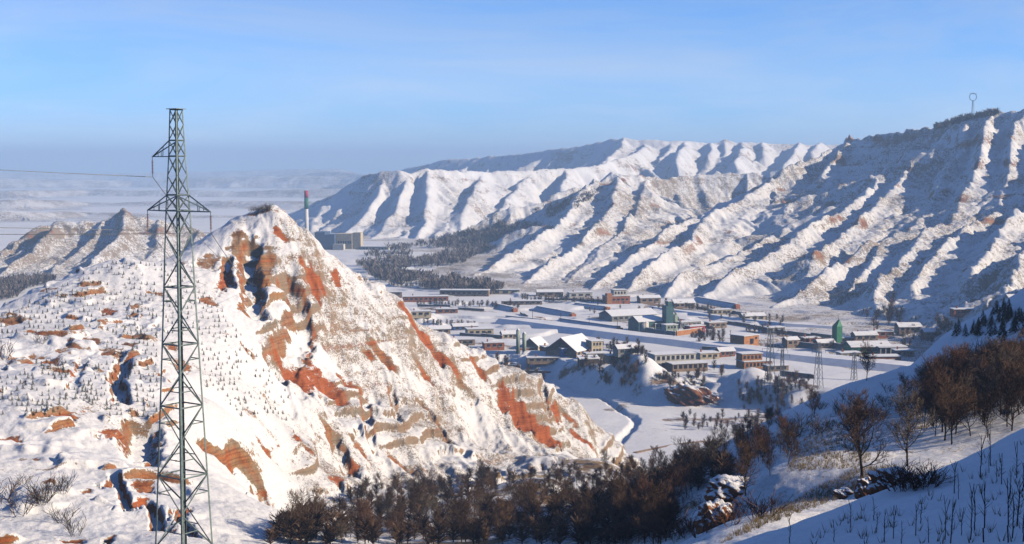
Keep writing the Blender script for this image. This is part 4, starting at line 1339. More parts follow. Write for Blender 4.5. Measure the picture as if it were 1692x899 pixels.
for px, py, w, d, h, rot, wl, rf, nm_, lab in (
        (646, 489, 15, 6, 2.8, 6, 'wall_mud', 'flat', 'farm_house', 'mud house left of the long red brick house'),
        (606, 438, 18, 8, 4.0, 2, 'wall_white', 'flat', 'farm_house', 'white house at the left rim of the far wood'),
        (668, 452, 16, 8, 3.6, 8, 'wall_cream', 'gable', 'farm_house', 'cream gabled house inside the far wood'),
        (712, 466, 18, 8, 3.4, 4, 'wall_mud', 'flat', 'farm_house', 'flat mud house at the lower rim of the far wood'),
        (650, 428, 14, 8, 4.0, 4, 'wall_white', 'flat', 'farm_house', 'small white block deep in the far wood'),
        (835, 486, 20, 7, 3.2, 2, 'wall_cream', 'flat', 'farm_house', 'cream house right of the long mud house'),
        (908, 489, 18, 7, 3.0, 6, 'wall_mud', 'gable', 'farm_house', 'gabled mud house below the blue spurs'),
        (958, 491, 16, 7, 3.4, 10, 'wall_white', 'flat', 'farm_house', 'white house left of the red and white brick works'),
        (1072, 500, 14, 7, 3.4, 14, 'wall_mud', 'gable', 'farm_house', 'gabled mud house right of the red and white brick works'),
        (694, 522, 12, 6, 2.8, 12, 'wall_cream', 'flat', 'cottage', 'cream cottage beside the snow hillocks'),
        (738, 517, 13, 6, 2.6, 8, 'brick_red', 'flat', 'cottage', 'red cottage above the snow hillocks'),
        (726, 551, 11, 6, 2.8, 14, 'wall_mud', 'gable', 'cottage', 'gabled mud cottage nearest the red hill'),
        (842, 559, 9, 5, 2.6, 16, 'wall_cream', 'gable', 'cottage', 'cream gabled cottage above the silo columns'),
        (908, 580, 8, 5, 2.4, 24, 'brick_red', 'flat', 'cottage', 'red hut between gable house and barn'),
        (1018, 596, 9, 5, 2.6, 20, 'wall_mud', 'flat', 'cottage', 'mud hut left of the snow pyramid'),
        (1034, 584, 10, 5, 2.8, 22, 'wall_grey', 'gable', 'cottage', 'grey gabled hut under the road'),
        (1168, 592, 10, 6, 2.8, 20, 'wall_cream', 'flat', 'cottage', 'cream hut between the two-storey buildings'),
        (1198, 588, 8, 5, 2.6, 18, 'brick_red', 'gable', 'cottage', 'red gabled hut left of the orange brick building'),
        (1182, 541, 11, 6, 3.0, 22, 'wall_mud', 'flat', 'cottage', 'flat mud hut behind the square brick house'),
        (1243, 529, 14, 6, 2.8, 16, 'wall_cream', 'gable', 'farm_house', 'cream gabled house by the lane under the spurs'),
        (1278, 549, 11, 6, 2.8, 20, 'wall_grey', 'flat', 'cottage', 'grey hut at the start of the long mud wall'),
        (1362, 574, 9, 5, 2.6, 16, 'wall_mud', 'gable', 'cottage', 'gabled mud hut left of the green pointed tower'),
        (1402, 592, 10, 6, 2.8, 10, 'wall_cream', 'flat', 'cottage', 'cream hut on the road below the green walled shed'),
        (1428, 562, 12, 6, 3.0, 10, 'wall_mud', 'gable', 'farm_house', 'gabled house behind the orange brick row'),
        (1455, 556, 12, 6, 2.8, 8, 'brick_red', 'flat', 'farm_house', 'red house under the terraced spur'),
        (1540, 556, 10, 6, 2.8, 4, 'wall_mud', 'gable', 'farm_house', 'gabled hut in the thicket behind the snow dome')):
    building(nm_, lab, 'house', px, py, w, d, h, rot, wl, rf, 1.4, rows=1, cols=3)
for px0, py0, px1, py1, lab in ((690, 509, 800, 516, 'low mud wall between the upper left fields'), (860, 520, 885, 535, 'short mud wall left of the dark fronted greenhouse'), (1090, 530, 1180, 545, 'low mud wall above the factory'), (900, 496, 1000, 503, 'low mud wall beneath the blue spurs'), (1150, 512, 1240, 524, 'low mud wall along the mountain foot'), (760, 556, 830, 562, 'low mud wall behind the mud farm house'), (1160, 580, 1215, 584, 'low mud wall under the road near the brick building')):
    wall_thing('field_wall', lab, [(px0, py0), (px1, py1)], 1.3, 0.5, 'wall_mud', 'low walls of the fields')
for q in range(13):
    t = q / 12
    p = drop(880 + 560 * t, 535.5 + 62 * t, 430, 1200)
    po = empty('utility_pole', p, 0.7)
    MB().tube((0, 0, -0.5), (0, 0, 8.0), 0.16, 0.12, 6).build('post', 'stake_bark', po)
    MB().box((0, 0, 7.5), (1.8, 0.14, 0.14)).build('cross_arm', 'stake_bark', po)
    tag(po, 'thin dark utility pole beside the snowy highway', 'pole', 'poles along the highway')
# silo columns
sl = empty('silo_columns', drop(856, 583, 520))
for q in range(2):
    o = MB().tube((q * 3.0, 0, -1), (q * 3.0, 0, 10.5 - q * 1.6), 1.0, 1.0, 12).build('silo', 'pale_green', sl, True)
    MB().tube((q * 3.0, 0, 10.5 - q * 1.6), (q * 3.0, 0, 11.5 - q * 1.6), 1.05, 0.2, 12).build('cap', 'roof_snow', o, True)
MB().box((1.5, 0, 6.5), (3.0, 0.3, 0.3)).build('catwalk', 'steel_far', sl)
tag(sl, 'pair of slim pale green silo columns in the farm', 'silo')


# greenhouses: earth back wall, curved film front
def greenhouse(px0, py0, px1, py1, label, h=2.8, dp=6.0):
    a, b = vpoint(px0, py0), vpoint(px1, py1)
    L = math.dist(a, b)
    ang = math.atan2(b[1] - a[1], b[0] - a[0])
    c = ((a[0] + b[0]) / 2, (a[1] + b[1]) / 2)
    root = empty('greenhouse', (c[0], c[1], gz(*c)), ang)
    m_ = MB()
    prof = [(-dp / 2, -0.6), (-dp / 2 + 0.6, 1.1), (-dp / 2 + 2.0, 2.1), (0.3, h), (0.3, -0.6)]
    vs_ = [(-L / 2, y, z) for y, z in prof] + [(L / 2, y, z) for y, z in prof]
    m_.add(vs_, [(0, 5, 6, 1), (1, 6, 7, 2), (2, 7, 8, 3), (0, 1, 2, 3, 4), (9, 8, 7, 6, 5)])
    m_.build('film_cover', 'film', root)
    MB().box((0, 1.2, h / 2 - 0.3), (L + 0.6, 1.8, h + 0.8)).build('back_wall', 'wall_mud', root)
    MB().box((0, 1.1, h + 0.22), (L + 0.8, 2.4, 0.24)).build('roof', 'roof_snow', root)
    MB().box((L / 2 + 1.6, 0.2, 1.0), (2.6, 3.0, 2.6)).build('end_hut', 'brick_red', root)
    tag(root, label, 'greenhouse', 'long greenhouses on the valley fields')


greenhouse(836, 531, 894, 537, 'greenhouse with bluish film just left of the road start')
greenhouse(924, 535, 1020, 549, 'longest greenhouse lying along the upper side of the road')
greenhouse(886, 513, 944, 524, 'dark fronted greenhouse above the longest greenhouse')
greenhouse(812, 508, 848, 516, 'short greenhouse behind the farm on the upper field')
greenhouse(1150, 500, 1215, 512, 'greenhouse nearest the foot of the big spurs', 2.6)
greenhouse(950, 507, 1000, 513, 'greenhouse below the red and white brick works', 2.4)

# power station at the far end of the valley
YP = 1560
pp = empty('power_station', P(560, 411, YP), R_(-6))
pp.location.z = -97
k_ = YP / F


def blk(name, px0, px1, pt, mat, dy=0, dep=18, par=None, base=415):
    x0, x1 = (px0 - 560) * k_, (px1 - 560) * k_
    h = (P(560, pt, YP)[2] + 97)
    return MB().box(((x0 + x1) / 2, dy, h / 2), (x1 - x0, dep, h)).build(name, mat, par or pp)


bl = blk('boiler_house', 524, 541, 383, 'plant_blue', 0, 26)
blk('boiler_annex', 541.1, 557, 387, 'plant_blue', -1, 24)
tb = blk('turbine_hall', 557.2, 584, 386, 'wall_cream', 4, 20)
blk('stair_tower', 585, 598, 384, 'wall_cream', 2, 12)
blk('conveyor_house', 556, 574, 402, 'wall_white', -14, 8)
blk('switch_house', 600, 646, 407, 'wall_white', -2, 14)
for q in range(6):
    MB().box(((560 + q * 4 - 560) * k_ + 1.2, -6.1, 10.0), (1.6, 0.2, 3.0)).build('window', 'window_dark', pp)
for q in range(8):
    MB().box(((603 + q * 5.2 - 560) * k_ + 1.2, -9.1, 3.6), (2.2, 0.2, 2.2)).build('window', 'window_dark', pp)
MB().box(((623 - 560) * k_, -2, (P(560, 407, YP)[2] + 97) + 0.3), (47 * k_, 15, 0.6)).build('roof', 'roof_snow', pp)
tag(pp, 'dark blue and cream power station at the far valley end', 'power station')
cp = P(507, 405, 1600)
cm = empty('chimney', (cp[0], cp[1], -97))
zt = P(507, 315, 1600)[2] + 97
zb = P(507, 345, 1600)[2] + 97
zr_ = P(507, 327, 1600)[2] + 97
MB().tube((0, 0, 0), (0, 0, zb), 2.6, 2.1, 20).build('shaft', 'chimney_white', cm, True)
MB().tube((0, 0, zb), (0, 0, zr_), 2.5, 2.4, 20).build('green_band', 'green_sheet', cm, True)
MB().tube((0, 0, zr_), (0, 0, zt), 2.4, 2.3, 20).build('red_band', 'chimney_red', cm, True)
tag(cm, 'tall chimney with red and green bands above white shaft', 'chimney')

# ------------------------------------------------------------------ the lattice tower
YT = 141.0
ttop = P(291, 180, YT)
tx, ty = ttop[0], ttop[1]
tz0 = gz(tx, ty)
tower = empty('transmission_tower', (tx, ty, tz0))


def zpy(py):
    return P(291, py, YT)[2] - tz0


R_PY = [180, 260, 348, 560, 780, 899, 980]
R_RR = [0.65, 0.86, 1.22, 1.82, 2.5, 2.88, 3.12]
ARM = R_(-35)


def corner(py, k):
    r = float(np.interp(py, R_PY, R_RR))
    a = ARM + R_(45) + k * math.pi / 2
    return Vector((r * math.cos(a), r * math.sin(a), zpy(py)))


ybase = 270 + (-(tz0) / YT) * F
PYS = [181, 206, 232, 258, 290, 322, 348, 388, 430, 474, 520, 568, 618, 670, 726, 784, 842, 902, ybase + 8]
for k in range(4):
    m_ = MB()
    for q in range(len(PYS) - 1):
        wdt = 0.15 if PYS[q] < 400 else 0.19
        m_.angle(corner(PYS[q], k), corner(PYS[q + 1], k), wdt, 0.03, corner(PYS[q], k) * Vector((1, 1, 0)) if False else Vector((math.cos(ARM + R_(45) + k * math.pi / 2), math.sin(ARM + R_(45) + k * math.pi / 2), 0)))
    m_.build('leg', 'steel', tower)
for k in range(4):
    nrm = Vector((math.cos(ARM + R_(90) + k * math.pi / 2), math.sin(ARM + R_(90) + k * math.pi / 2), 0))
    for q in range(len(PYS) - 1):
        a, b = (k, k + 1) if (q + k) % 2 else (k + 1, k)
        wd = 0.08 if PYS[q] < 340 else 0.105
        MB().angle(corner(PYS[q], a), corner(PYS[q + 1], b), wd, 0.026, nrm).build('brace', 'steel', tower)
        if q < 7:
            MB().angle(corner(PYS[q], b), corner(PYS[q + 1], a), wd * 0.8, 0.022, nrm).build('brace', 'steel', tower)
        if PYS[q] > 470:
            mid = (corner(PYS[q], a) + corner(PYS[q + 1], b)) / 2
            MB().angle(mid, corner((PYS[q] + PYS[q + 1]) / 2, a), 0.07, 0.02, nrm).build('brace', 'steel', tower)
    for py in (181, 232, 258, 322, 348, 474, 568, 670, 784):
        MB().angle(corner(py, k), corner(py, k + 1), 0.095, 0.026, nrm).build('crosspiece', 'steel', tower)
for py in (568, 784):
    for k in range(2):
        MB().angle(corner(py, k), corner(py, k + 2), 0.06, 0.02, (0, 0, 1)).build('crosspiece', 'steel', tower)
MB().box((0, 0, zpy(181) + 0.06), (1.5, 1.3, 0.07), ARM).build('top_plate', 'steel', tower)
adir = Vector((math.cos(ARM), math.sin(ARM), 0))


def arm(pyt, pyb, sgn, length):
    """triangular arm with an insulator string hanging at its tip"""
    o = MB()
    tip = adir * sgn * length + Vector((0, 0, zpy(pyb)))
    ks = (3, 0) if sgn > 0 else (1, 2)
    for k in ks:
        o.angle(corner(pyt, k), tip, 0.11, 0.03, (0, 0, 1))
        o.angle(corner(pyb, k), tip, 0.11, 0.03, (0, 0, 1))
    a = o.build('cross_arm', 'steel', tower)
    for t in (0.35, 0.65):
        for k in ks:
            p0 = corner(pyt, k).lerp(tip, t)
            p1 = corner(pyb, k).lerp(tip, t)
            MB().angle(p0, p1, 0.065, 0.02, adir.cross(Vector((0, 0, 1)))).build('strut', 'steel', a)
        MB().angle(corner(pyb, ks[0]).lerp(tip, t), corner(pyb, ks[1]).lerp(tip, t), 0.065, 0.02, (0, 0, 1)).build('strut', 'steel', a)
    ins = MB().tube(tip, tip - Vector((0, 0, 2.1)), 0.035, 0.035, 6).build('insulator_string', 'wire', tower)
    for q in range(9):
        zz = 0.45 + q * 0.15
        MB().tube(tip - Vector((0, 0, zz)), tip - Vector((0, 0, zz + 0.07)), 0.06, 0.135, 10).build('disc', 'insulator', ins)
    return tip - Vector((0, 0, 2.1))


LEN = 3.85 / math.cos(R_(35))
tipA = arm(232, 258, -1, (294 - 243) * YT / F / math.cos(R_(35)) * 0.97)
tipB = arm(322, 348, -1, LEN * 0.97)
tipC = arm(322, 348, 1, LEN)
tag(tower, 'tall grey-green lattice pylon standing before the red hill', 'pylon')


def wire_line(label, pts, r=0.036, group='wires of the lattice pylon', sag=0.0):
    m_ = MB()
    for a, b, sg in pts:
        a, b = Vector(a), Vector(b)
        prev = a
        n = 24
        for i in range(1, n + 1):
            t = i / n
            p = a.lerp(b, t) - Vector((0, 0, sg * 4 * t * (1 - t)))
            m_.tube(prev, p, r, r, 4, False)
            prev = p
    o = m_.build('power_line', 'wire')
    tag(o, label, 'power line', group)
    return o


base = Vector((tx, ty, tz0))
wire_line('wire held by the single upper left arm of the pylon', [(base + tipA, (-125, 66, 8.5), 1.2), (base + tipA, (-92, 470, -34), 2.5)])
wire_line('wire held by the lower left arm of the pylon', [(base + tipB, (-125, 66, 3.0), 1.2), (base + tipB, (-100, 470, -40), 2.5)])
wire_line('wire held by the lower right arm of the pylon', [(base + tipC, (-125, 72, 0.6), 1.5), (base + tipC, (-84, 470, -40), 2.5)])


# small pylons down in the valley and on the crest
def small_pylon(label, px, py, h, w0, w1, arms=2, rot=0.3, name='pylon', at=None, group='distant pylons'):
    p = at or drop(px, py, 430)
    root = empty(name, p, rot)
    th = max(0.13, p.y * 0.00022)

    def c(k, t):
        w = w0 + (w1 - w0) * t
        return Vector(((-1, 1, 1, -1)[k % 4] * w / 2, (-1, -1, 1, 1)[k % 4] * w / 2, h * t - 1 * (1 - t)))
    for k in range(4):
        MB().tube(c(k, 0), c(k, 1), th, th, 4).build('leg', 'steel_far', root)
    for q in range(8):
        for k in range(4):
            MB().tube(c(k + q % 2, q / 8), c(k + 1 - q % 2, (q + 1) / 8), th * 0.5, th * 0.5, 3).build('brace', 'steel_far', root)
    for q in range(arms):
        zz = h * (0.97 - 0.14 * q)
        aw = 2.4 + q * 0.9
        MB().tube((-aw, 0, zz), (aw, 0, zz), th * 0.7, th * 0.7, 4).build('cross_arm', 'steel_far', root)
        for sgn in (-1, 1):
            MB().tube((sgn * aw, 0, zz), (sgn * aw, 0, zz - 1.5), th * 0.5, th * 0.5, 4).build('insulator', 'insulator', root)
    tag(root, label, 'pylon', group)
    return root


small_pylon('tallest small pylon standing on the bluff edge before the road', 1272, 640, 24, 3.4, 1.2, 3, 0.5)
small_pylon('slim short pylon just right of the tallest small pylon', 1292, 636, 15, 1.6, 0.8, 2, 0.2)
small_pylon('slender pylon in the snow between road and wooded bluff', 1352, 641, 19, 3.0, 1.0, 2, 0.4)
small_pylon('faint pylon left of the lone tree beyond the ridge', 1411, 628, 12, 2.0, 0.8, 1, 0.4)
cr = P(1607, 192, 1351)
mast = empty('relay_mast', (cr[0], cr[1], gz(cr[0], cr[1])))
for k in range(3):
    a = k * 2.094
    MB().tube((1.5 * math.cos(a), 1.5 * math.sin(a), -2), (0.7 * math.cos(a), 0.7 * math.sin(a), 15), 0.2, 0.2, 4).build('leg', 'steel_far', mast)
for q in range(14):
    a = q / 14 * 2 * math.pi
    b = (q + 1) / 14 * 2 * math.pi
    MB().tube((3.4 * math.cos(a), 0, 18.6 + 3.6 * math.sin(a)), (3.4 * math.cos(b), 0, 18.6 + 3.6 * math.sin(b)), 0.32, 0.32, 4).build('ring_section', 'steel_far', mast)
MB().tube((-3.4, 0, 21.6), (3.4, 0, 21.6), 0.25, 0.25, 4).build('crosspiece', 'steel_far', mast)
tag(mast, 'ring headed mast on the skyline of the right mountain', 'mast')
for lab, dx, dz in (('upper thin wire crossing the valley between small pylons', -1.0, 23), ('lower thin wire crossing the valley between small pylons', 1.2, 20)):
    a = drop(1272, 640, 430)
    b = drop(1352, 641, 430)
    wire_line(lab, [(a + Vector((dx, 0, dz)), b + Vector((dx, 0, 18 - (23 - dz))), 1.5), (b + Vector((dx, 0, 18 - (23 - dz))), b + Vector((120, 40, 40)), 2.0)], 0.035, 'wires across the valley')

# ------------------------------------------------------------------ trees
TW = 0.020


def branch(mb, p, d, length, r, depth, rnd, twigs, up=0.25, n=4, curl=0.35, kids=5, taper=0.55):
    """grows one bent branch and its offshoots; thick wood goes to mb, thin to twigs"""
    segs = 3 if depth > 0 else 2
    tgt = mb if r > 0.03 else twigs
    nodes = [(p.copy(), r)]
    for i in range(segs):
        d = (d + Vector((rnd.uniform(-curl, curl), rnd.uniform(-curl, curl), rnd.uniform(-curl, curl) * 0.6 + up * 0.4))).normalized()
        q = p + d * (length / segs)
        r2 = r * (1 - (1 - taper) * (i + 1) / segs)
        tgt.tube(p, q, max(nodes[-1][1], TW), max(r2, TW * 0.8), n if r > 0.03 else 3, False)
        p = q
        nodes.append((p.copy(), r2))
    if depth == 0:
        return
    for i in range(kids):
        t = 0.25 + 0.75 * (i + rnd.random()) / kids
        k = min(int(t * segs), segs - 1)
        a, b = nodes[k][0], nodes[k + 1][0]
        q = a.lerp(b, t * segs - k)
        rr = nodes[k][1] * rnd.uniform(0.35, 0.55)
        az = rnd.uniform(0, 2 * math.pi)
        side = d.orthogonal().normalized()
        side.rotate(Matrix.Rotation(az, 3, d))
        nd = (d * rnd.uniform(0.35, 0.8) + side + Vector((0, 0, up))).normalized()
        branch(mb, q, nd, length * rnd.uniform(0.42, 0.66), max(rr, 0.012), depth - 1, rnd, twigs, up, 3, curl, kids, taper)


def tree_meshes(name, seed, h, spread, limbs, depth, twig='twig', kids=5, trunk_r=0.13, low=0.25, up=0.35):
    rnd = random.Random(seed)
    tr, tw_ = MB(), MB()
    p = Vector((0, 0, -0.4))
    d = Vector((rnd.uniform(-.06, .06), rnd.uniform(-.06, .06), 1)).normalized()
    nodes = [(p.copy(), trunk_r)]
    for i in range(6):
        d = (d + Vector((rnd.uniform(-.12, .12), rnd.uniform(-.12, .12), 0.25))).normalized()
        q = p + d * (h * 0.8 / 6)
        r2 = trunk_r * (1 - 0.8 * (i + 1) / 6)
        tr.tube(p, q, nodes[-1][1], r2, 6, False)
        p = q
        nodes.append((p.copy(), r2))
    for i in range(limbs):
        t = low + (1 - low) * (i + rnd.random() * 0.8) / limbs
        k = min(int(t * 6), 5)
        q = nodes[k][0].lerp(nodes[k + 1][0], t * 6 - k)
        az = i * 2.4 + rnd.uniform(-.5, .5)
        e = rnd.uniform(0.45, 1.0) + t * 0.5
        nd = Vector((math.cos(az), math.sin(az), e)).normalized()
        branch(tr, q, nd, h * spread * rnd.uniform(0.75, 1.1) * (1.05 - 0.45 * t), max(nodes[k][1] * 0.55, 0.02), depth, rnd, tw_, up, 4, 0.3, kids)
    return tr.mesh(name + '_trunk', 'bark'), tw_.mesh(name + '_crown', twig)


def shrub_mesh(seed, h, stems, depth, twig, kids=4):
    rnd = random.Random(seed)
    m_ = MB()
    for i in range(stems):
        az = rnd.uniform(0, 2 * math.pi)
        e = rnd.uniform(0.8, 2.6)
        nd = Vector((math.cos(az), math.sin(az), e)).normalized()
        branch(m_, Vector((0.15 * h * math.cos(az), 0.15 * h * math.sin(az), -0.2)), nd, h * rnd.uniform(0.5, 0.9), 0.028, depth, rnd, m_, 0.4, 3, 0.3, kids)
    return m_.mesh('shrub', twig)


TREES = [tree_meshes('tree', 11 + i, 8.0, 0.40, 13, 2, ('twig', 'twig', 'twig_grey', 'twig_red', 'twig')[i], 8, 0.12, 0.15) for i in range(5)]
BIG = tree_meshes('big_tree', 31, 9.5, 0.5, 13, 3, 'twig', 5, 0.22, 0.2)
SHRUBS = [shrub_mesh(51 + i, 2.2, 9, 1, ('twig', 'twig_red', 'twig_grey')[i], 6) for i in range(3)]
LOWT = []
for i in range(4):
    rnd = random.Random(70 + i)
    m_ = MB()
    m_.tube((0, 0, -.5), (0, 0, 4.4), 0.14, 0.05, 4, False)
    for q in range(90):
        az = rnd.uniform(0, 6.28)
        z0 = rnd.uniform(0.5, 4.2)
        L = rnd.uniform(0.9, 2.1) * (1.2 - z0 / 7)
        m_.tube((0, 0, z0), (L * math.cos(az), L * math.sin(az), z0 + rnd.uniform(0.5, 1.9)), 0.075, 0.045, 3, False)
    LOWT.append(m_.mesh('low_tree', ('twig', 'twig_grey', 'twig', 'twig_red')[i]))
CON = []
for i in range(3):
    rnd = random.Random(90 + i)
    m_ = MB()
    for q in range(7):
        z0 = 0.08 + q * 0.13
        r0 = 0.34 * (1.06 - q / 7.4)
        for s_i in range(6):
            a = s_i * 1.047 + q * 0.5 + rnd.uniform(-.2, .2)
            b = a + 0.42
            rr = r0 * rnd.uniform(0.75, 1.2)
            m_.add([(0, 0, z0 + 0.2), (rr * math.cos(a), rr * math.sin(a), z0 - 0.03), (rr * math.cos(b), rr * math.sin(b), z0 - 0.05)], [(0, 1, 2)])
    CON.append(m_.mesh('sapling', 'needles'))


def put_tree(p, meshes, s, label, group, cat='tree', name='bare_tree', rz=None):
    root = empty(name, p, random.uniform(0, 6.28) if rz is None else rz)
    root.scale = (s, s, s * random.uniform(0.92, 1.12))
    for nm_, me_ in (('trunk', meshes[0]), ('crown', meshes[1])):
        o = bpy.data.objects.new(nm_, me_)
        COL.objects.link(o)
        o.parent = root
    tag(root, label, cat, group)
    return root


def put_mesh(name, me_, p, s, label, group, cat, sz=None):
    o = bpy.data.objects.new(name, me_)
    o.location = p
    o.rotation_euler = (0, 0, random.uniform(0, 6.28))
    o.scale = (s, s, sz or s * random.uniform(0.85, 1.15))
    COL.objects.link(o)
    tag(o, label, cat, group)
    return o


def inside(px, py, poly):
    c = False
    j = len(poly) - 1
    for i in range(len(poly)):
        xi, yi = poly[i]
        xj, yj = poly[j]
        if (yi > py) != (yj > py) and px < (xj - xi) * (py - yi) / (yj - yi) + xi:
            c = not c
        j = i
    return c


def scatter(poly, n, rmin=20, rmax=9000, mind=0.0):
    xs = [p[0] for p in poly]
    ys = [p[1] for p in poly]
    out = []
    tries = 0
    while len(out) < n and tries < n * 30:
        tries += 1
        px, py = random.uniform(min(xs), max(xs)), random.uniform(min(ys), max(ys))
        if not inside(px, py, poly):
            continue
        p = drop(px, py, rmin, rmax)
        if p is None:
            continue
        if mind and any((p - q).length < mind for q in out):
            continue
        out.append(p)
    return out


# the wood in the gully under the hill (feet of the trees)
for p in scatter([(440, 905), (520, 850), (600, 815), (720, 805), (820, 790), (900, 782), (990, 772), (1080, 770), (1180, 775), (1215, 800), (1120, 830), (1110, 899), (1000, 905), (700, 905)], 160, 90, 470, 1.8):
    k = random.choices((0, 1, 2, 3, 4), (3, 3, 1, 2, 3))[0]
    put_tree(p, TREES[k], random.uniform(0.30, 0.76), 'bare brown tree in the wooded gully below the red hill', 'trees of the wooded gully')
for p in scatter([(1100, 760), (1190, 730), (1240, 700), (1290, 690), (1320, 740), (1290, 800), (1220, 800), (1120, 790)], 44, 90, 330, 1.8):
    put_tree(p, random.choice(TREES), random.uniform(0.25, 0.5), 'bare tree at the edge of the wood left of the lit field', 'trees beside the lit field')
m_ = MB()
for p in scatter([(430, 905), (520, 845), (600, 808), (720, 798), (820, 782), (900, 775), (990, 765), (1080, 765), (1200, 770), (1215, 800), (1120, 830), (1110, 899), (1000, 905), (700, 905)], 480, 90, 470):
    me_ = random.choice(LOWT)
    sc = random.uniform(0.35, 0.95)
    a = random.uniform(0, 6.28)
    ca_, sa_ = math.cos(a) * sc, math.sin(a) * sc
    zs_ = sc * 0.75
    m_.add([(p.x + v.co.x * ca_ - v.co.y * sa_, p.y + v.co.x * sa_ + v.co.y * ca_, p.z + v.co.z * zs_) for v in me_.vertices], [tuple(f.vertices) for f in me_.polygons])
o = m_.build('undergrowth', 'twig')
tag(o, 'low brown brush between the trees of the gully', 'brush', None, 'stuff')
# the dark wood on the right
for p in scatter([(1515, 695), (1560, 660), (1692, 622), (1720, 660), (1692, 705), (1620, 735), (1560, 735)], 58, 80, 330, 1.8):
    put_tree(p, random.choice(TREES), random.uniform(0.42, 0.72), 'dark bare tree in the shaded wood behind the stake slope', 'trees of the shaded wood')
for p in scatter([(1490, 660), (1560, 640), (1640, 625), (1700, 610), (1700, 640), (1600, 660)], 34, 120, 330, 1.8):
    put_tree(p, random.choice(TREES), random.uniform(0.36, 0.62), 'bare tree on the upper edge of the shaded wood', 'trees above the shaded wood')
put_tree(drop(1425, 790, 85, 330), BIG, 0.66, 'large spreading bare tree at the end of the lit field', None)
put_tree(drop(1432, 629, 120, 330), TREES[0], 0.72, 'lone small tree on the ridge before the white road', None)
put_tree(drop(1232, 818, 80, 330), TREES[4], 0.62, 'thin bare tree at the left edge of the lit field', None)
put_tree(drop(1500, 770, 85, 330), TREES[2], 0.75, 'slim bare tree right of the large spreading tree', None)
for lab, px, py, s in (('bushy small tree on the snow ridge left of the large tree', 1345, 690, 0.5), ('low bushy tree at the lower end of the snow ridge', 1270, 712, 0.45), ('small bare tree on the low fields near the stream', 1148, 695, 0.4)):
    put_tree(drop(px, py, 120, 700), TREES[1], s, lab, None)
# bushes and thin trees on the left of the hill
for lab, px, py, s in (('round brown bush on the hill left of the hollow', 92, 612, 1.5), ('brown bush at the left frame edge of the hill', 8, 590, 2.0), ('spreading shrub beside the ochre scar on the left', 70, 830, 1.6), ('tall thin shrub in the lower left snow', 33, 850, 1.5), ('thin shrub right of the lower left shrubs', 103, 862, 1.3), ('faint shrub at the very left of the snow', 2, 830, 1.6), ('shrub below the ochre ledges at the left', 125, 885, 1.2), ('lone thin shrub on the white shoulder', 66, 568, 1.4)):
    p = drop(px, py, 100)
    put_mesh('shrub', SHRUBS[1 if s > 1.45 else 2], p, s, lab, 'shrubs on the hill', 'shrub')
for p in scatter([(30, 800), (110, 790), (120, 830), (40, 850)], 7, 100, 400):
    put_mesh('shrub', SHRUBS[2], p, random.uniform(0.7, 1.2), 'thin grey shrub in the thicket on the lower left snow', 'thicket on the lower left snow', 'shrub')
# bushes on the very top
for p in scatter([(405, 349), (440, 346), (462, 352), (410, 353)], 9, 300, 460):
    put_mesh('shrub', SHRUBS[2], p, random.uniform(0.7, 1.3), 'small dark bush on the summit of the red hill', 'bushes on the summit', 'shrub')
# shrubs between trees and field
for p in scatter([(1010, 890), (1120, 830), (1190, 845), (1300, 835), (1300, 850), (1190, 880), (1100, 905)], 24, 60, 330):
    put_mesh('shrub', SHRUBS[1], p, random.uniform(0.5, 0.9), 'reddish shrub along the lower edge of the lit field', 'shrubs below the lit field', 'shrub')
for p in scatter([(1440, 800), (1530, 790), (1540, 805), (1440, 822)], 12, 60, 200):
    put_mesh('shrub', SHRUBS[1], p, random.uniform(0.4, 0.7), 'dark shrub on the red bank behind the stake slope', 'shrubs on the red bank', 'shrub')

for p in scatter([(1290, 690), (1430, 640), (1490, 650), (1480, 690), (1400, 715), (1320, 725), (1270, 720)], 30, 120, 330):
    put_mesh('shrub', random.choice(SHRUBS), p, random.uniform(0.5, 1.15), 'dark bush on the snow ridge behind the lit field', 'bushes on the snow ridge', 'shrub')
for p in scatter([(1480, 640), (1560, 600), (1692, 575), (1692, 610), (1560, 640)], 26, 150, 380):
    put_mesh('shrub', random.choice(SHRUBS), p, random.uniform(0.8, 1.6), 'dark bush on the blue shaded dome above the wood', 'bushes on the shaded dome', 'shrub')

# pollarded young trees on the shaded near slope
STK = []
for i in range(6):
    rnd = random.Random(120 + i)
    m_ = MB()
    p = Vector((0, 0, -0.3))
    h = rnd.uniform(1.0, 1.6)
    q = Vector((rnd.uniform(-.08, .08), rnd.uniform(-.08, .08), h))
    m_.tube(p, p.lerp(q, .5) + Vector((rnd.uniform(-.05, .05), rnd.uniform(-.05, .05), 0)), 0.034, 0.028, 6, False)
    m_.tube(p.lerp(q, .5), q, 0.028, 0.022, 6, False)
    for s_i in range(rnd.choice((1, 2, 2, 3))):
        e = q + Vector((rnd.uniform(-.28, .28), rnd.uniform(-.28, .28), rnd.uniform(0.5, 1.1)))
        m_.tube(q, e, 0.02, 0.012, 5)
        m_.tube(q.lerp(e, .5), q.lerp(e, .5) + Vector((rnd.uniform(-.2, .2), rnd.uniform(-.2, .2), rnd.uniform(.3, .5))), 0.014, 0.008, 4)
    for s_i in range(7):
        a = rnd.uniform(0, 6.28)
        z1 = rnd.uniform(0.35, 1.0) * h
        m_.tube((q.x * z1 / h, q.y * z1 / h, z1), (q.x * z1 / h + .28 * math.cos(a), q.y * z1 / h + .28 * math.sin(a), z1 + rnd.uniform(.15, .45)), 0.010, 0.005, 3, False)
    trunk_only = m_.mesh('stake', 'stake_bark')
    STK.append(trunk_only)
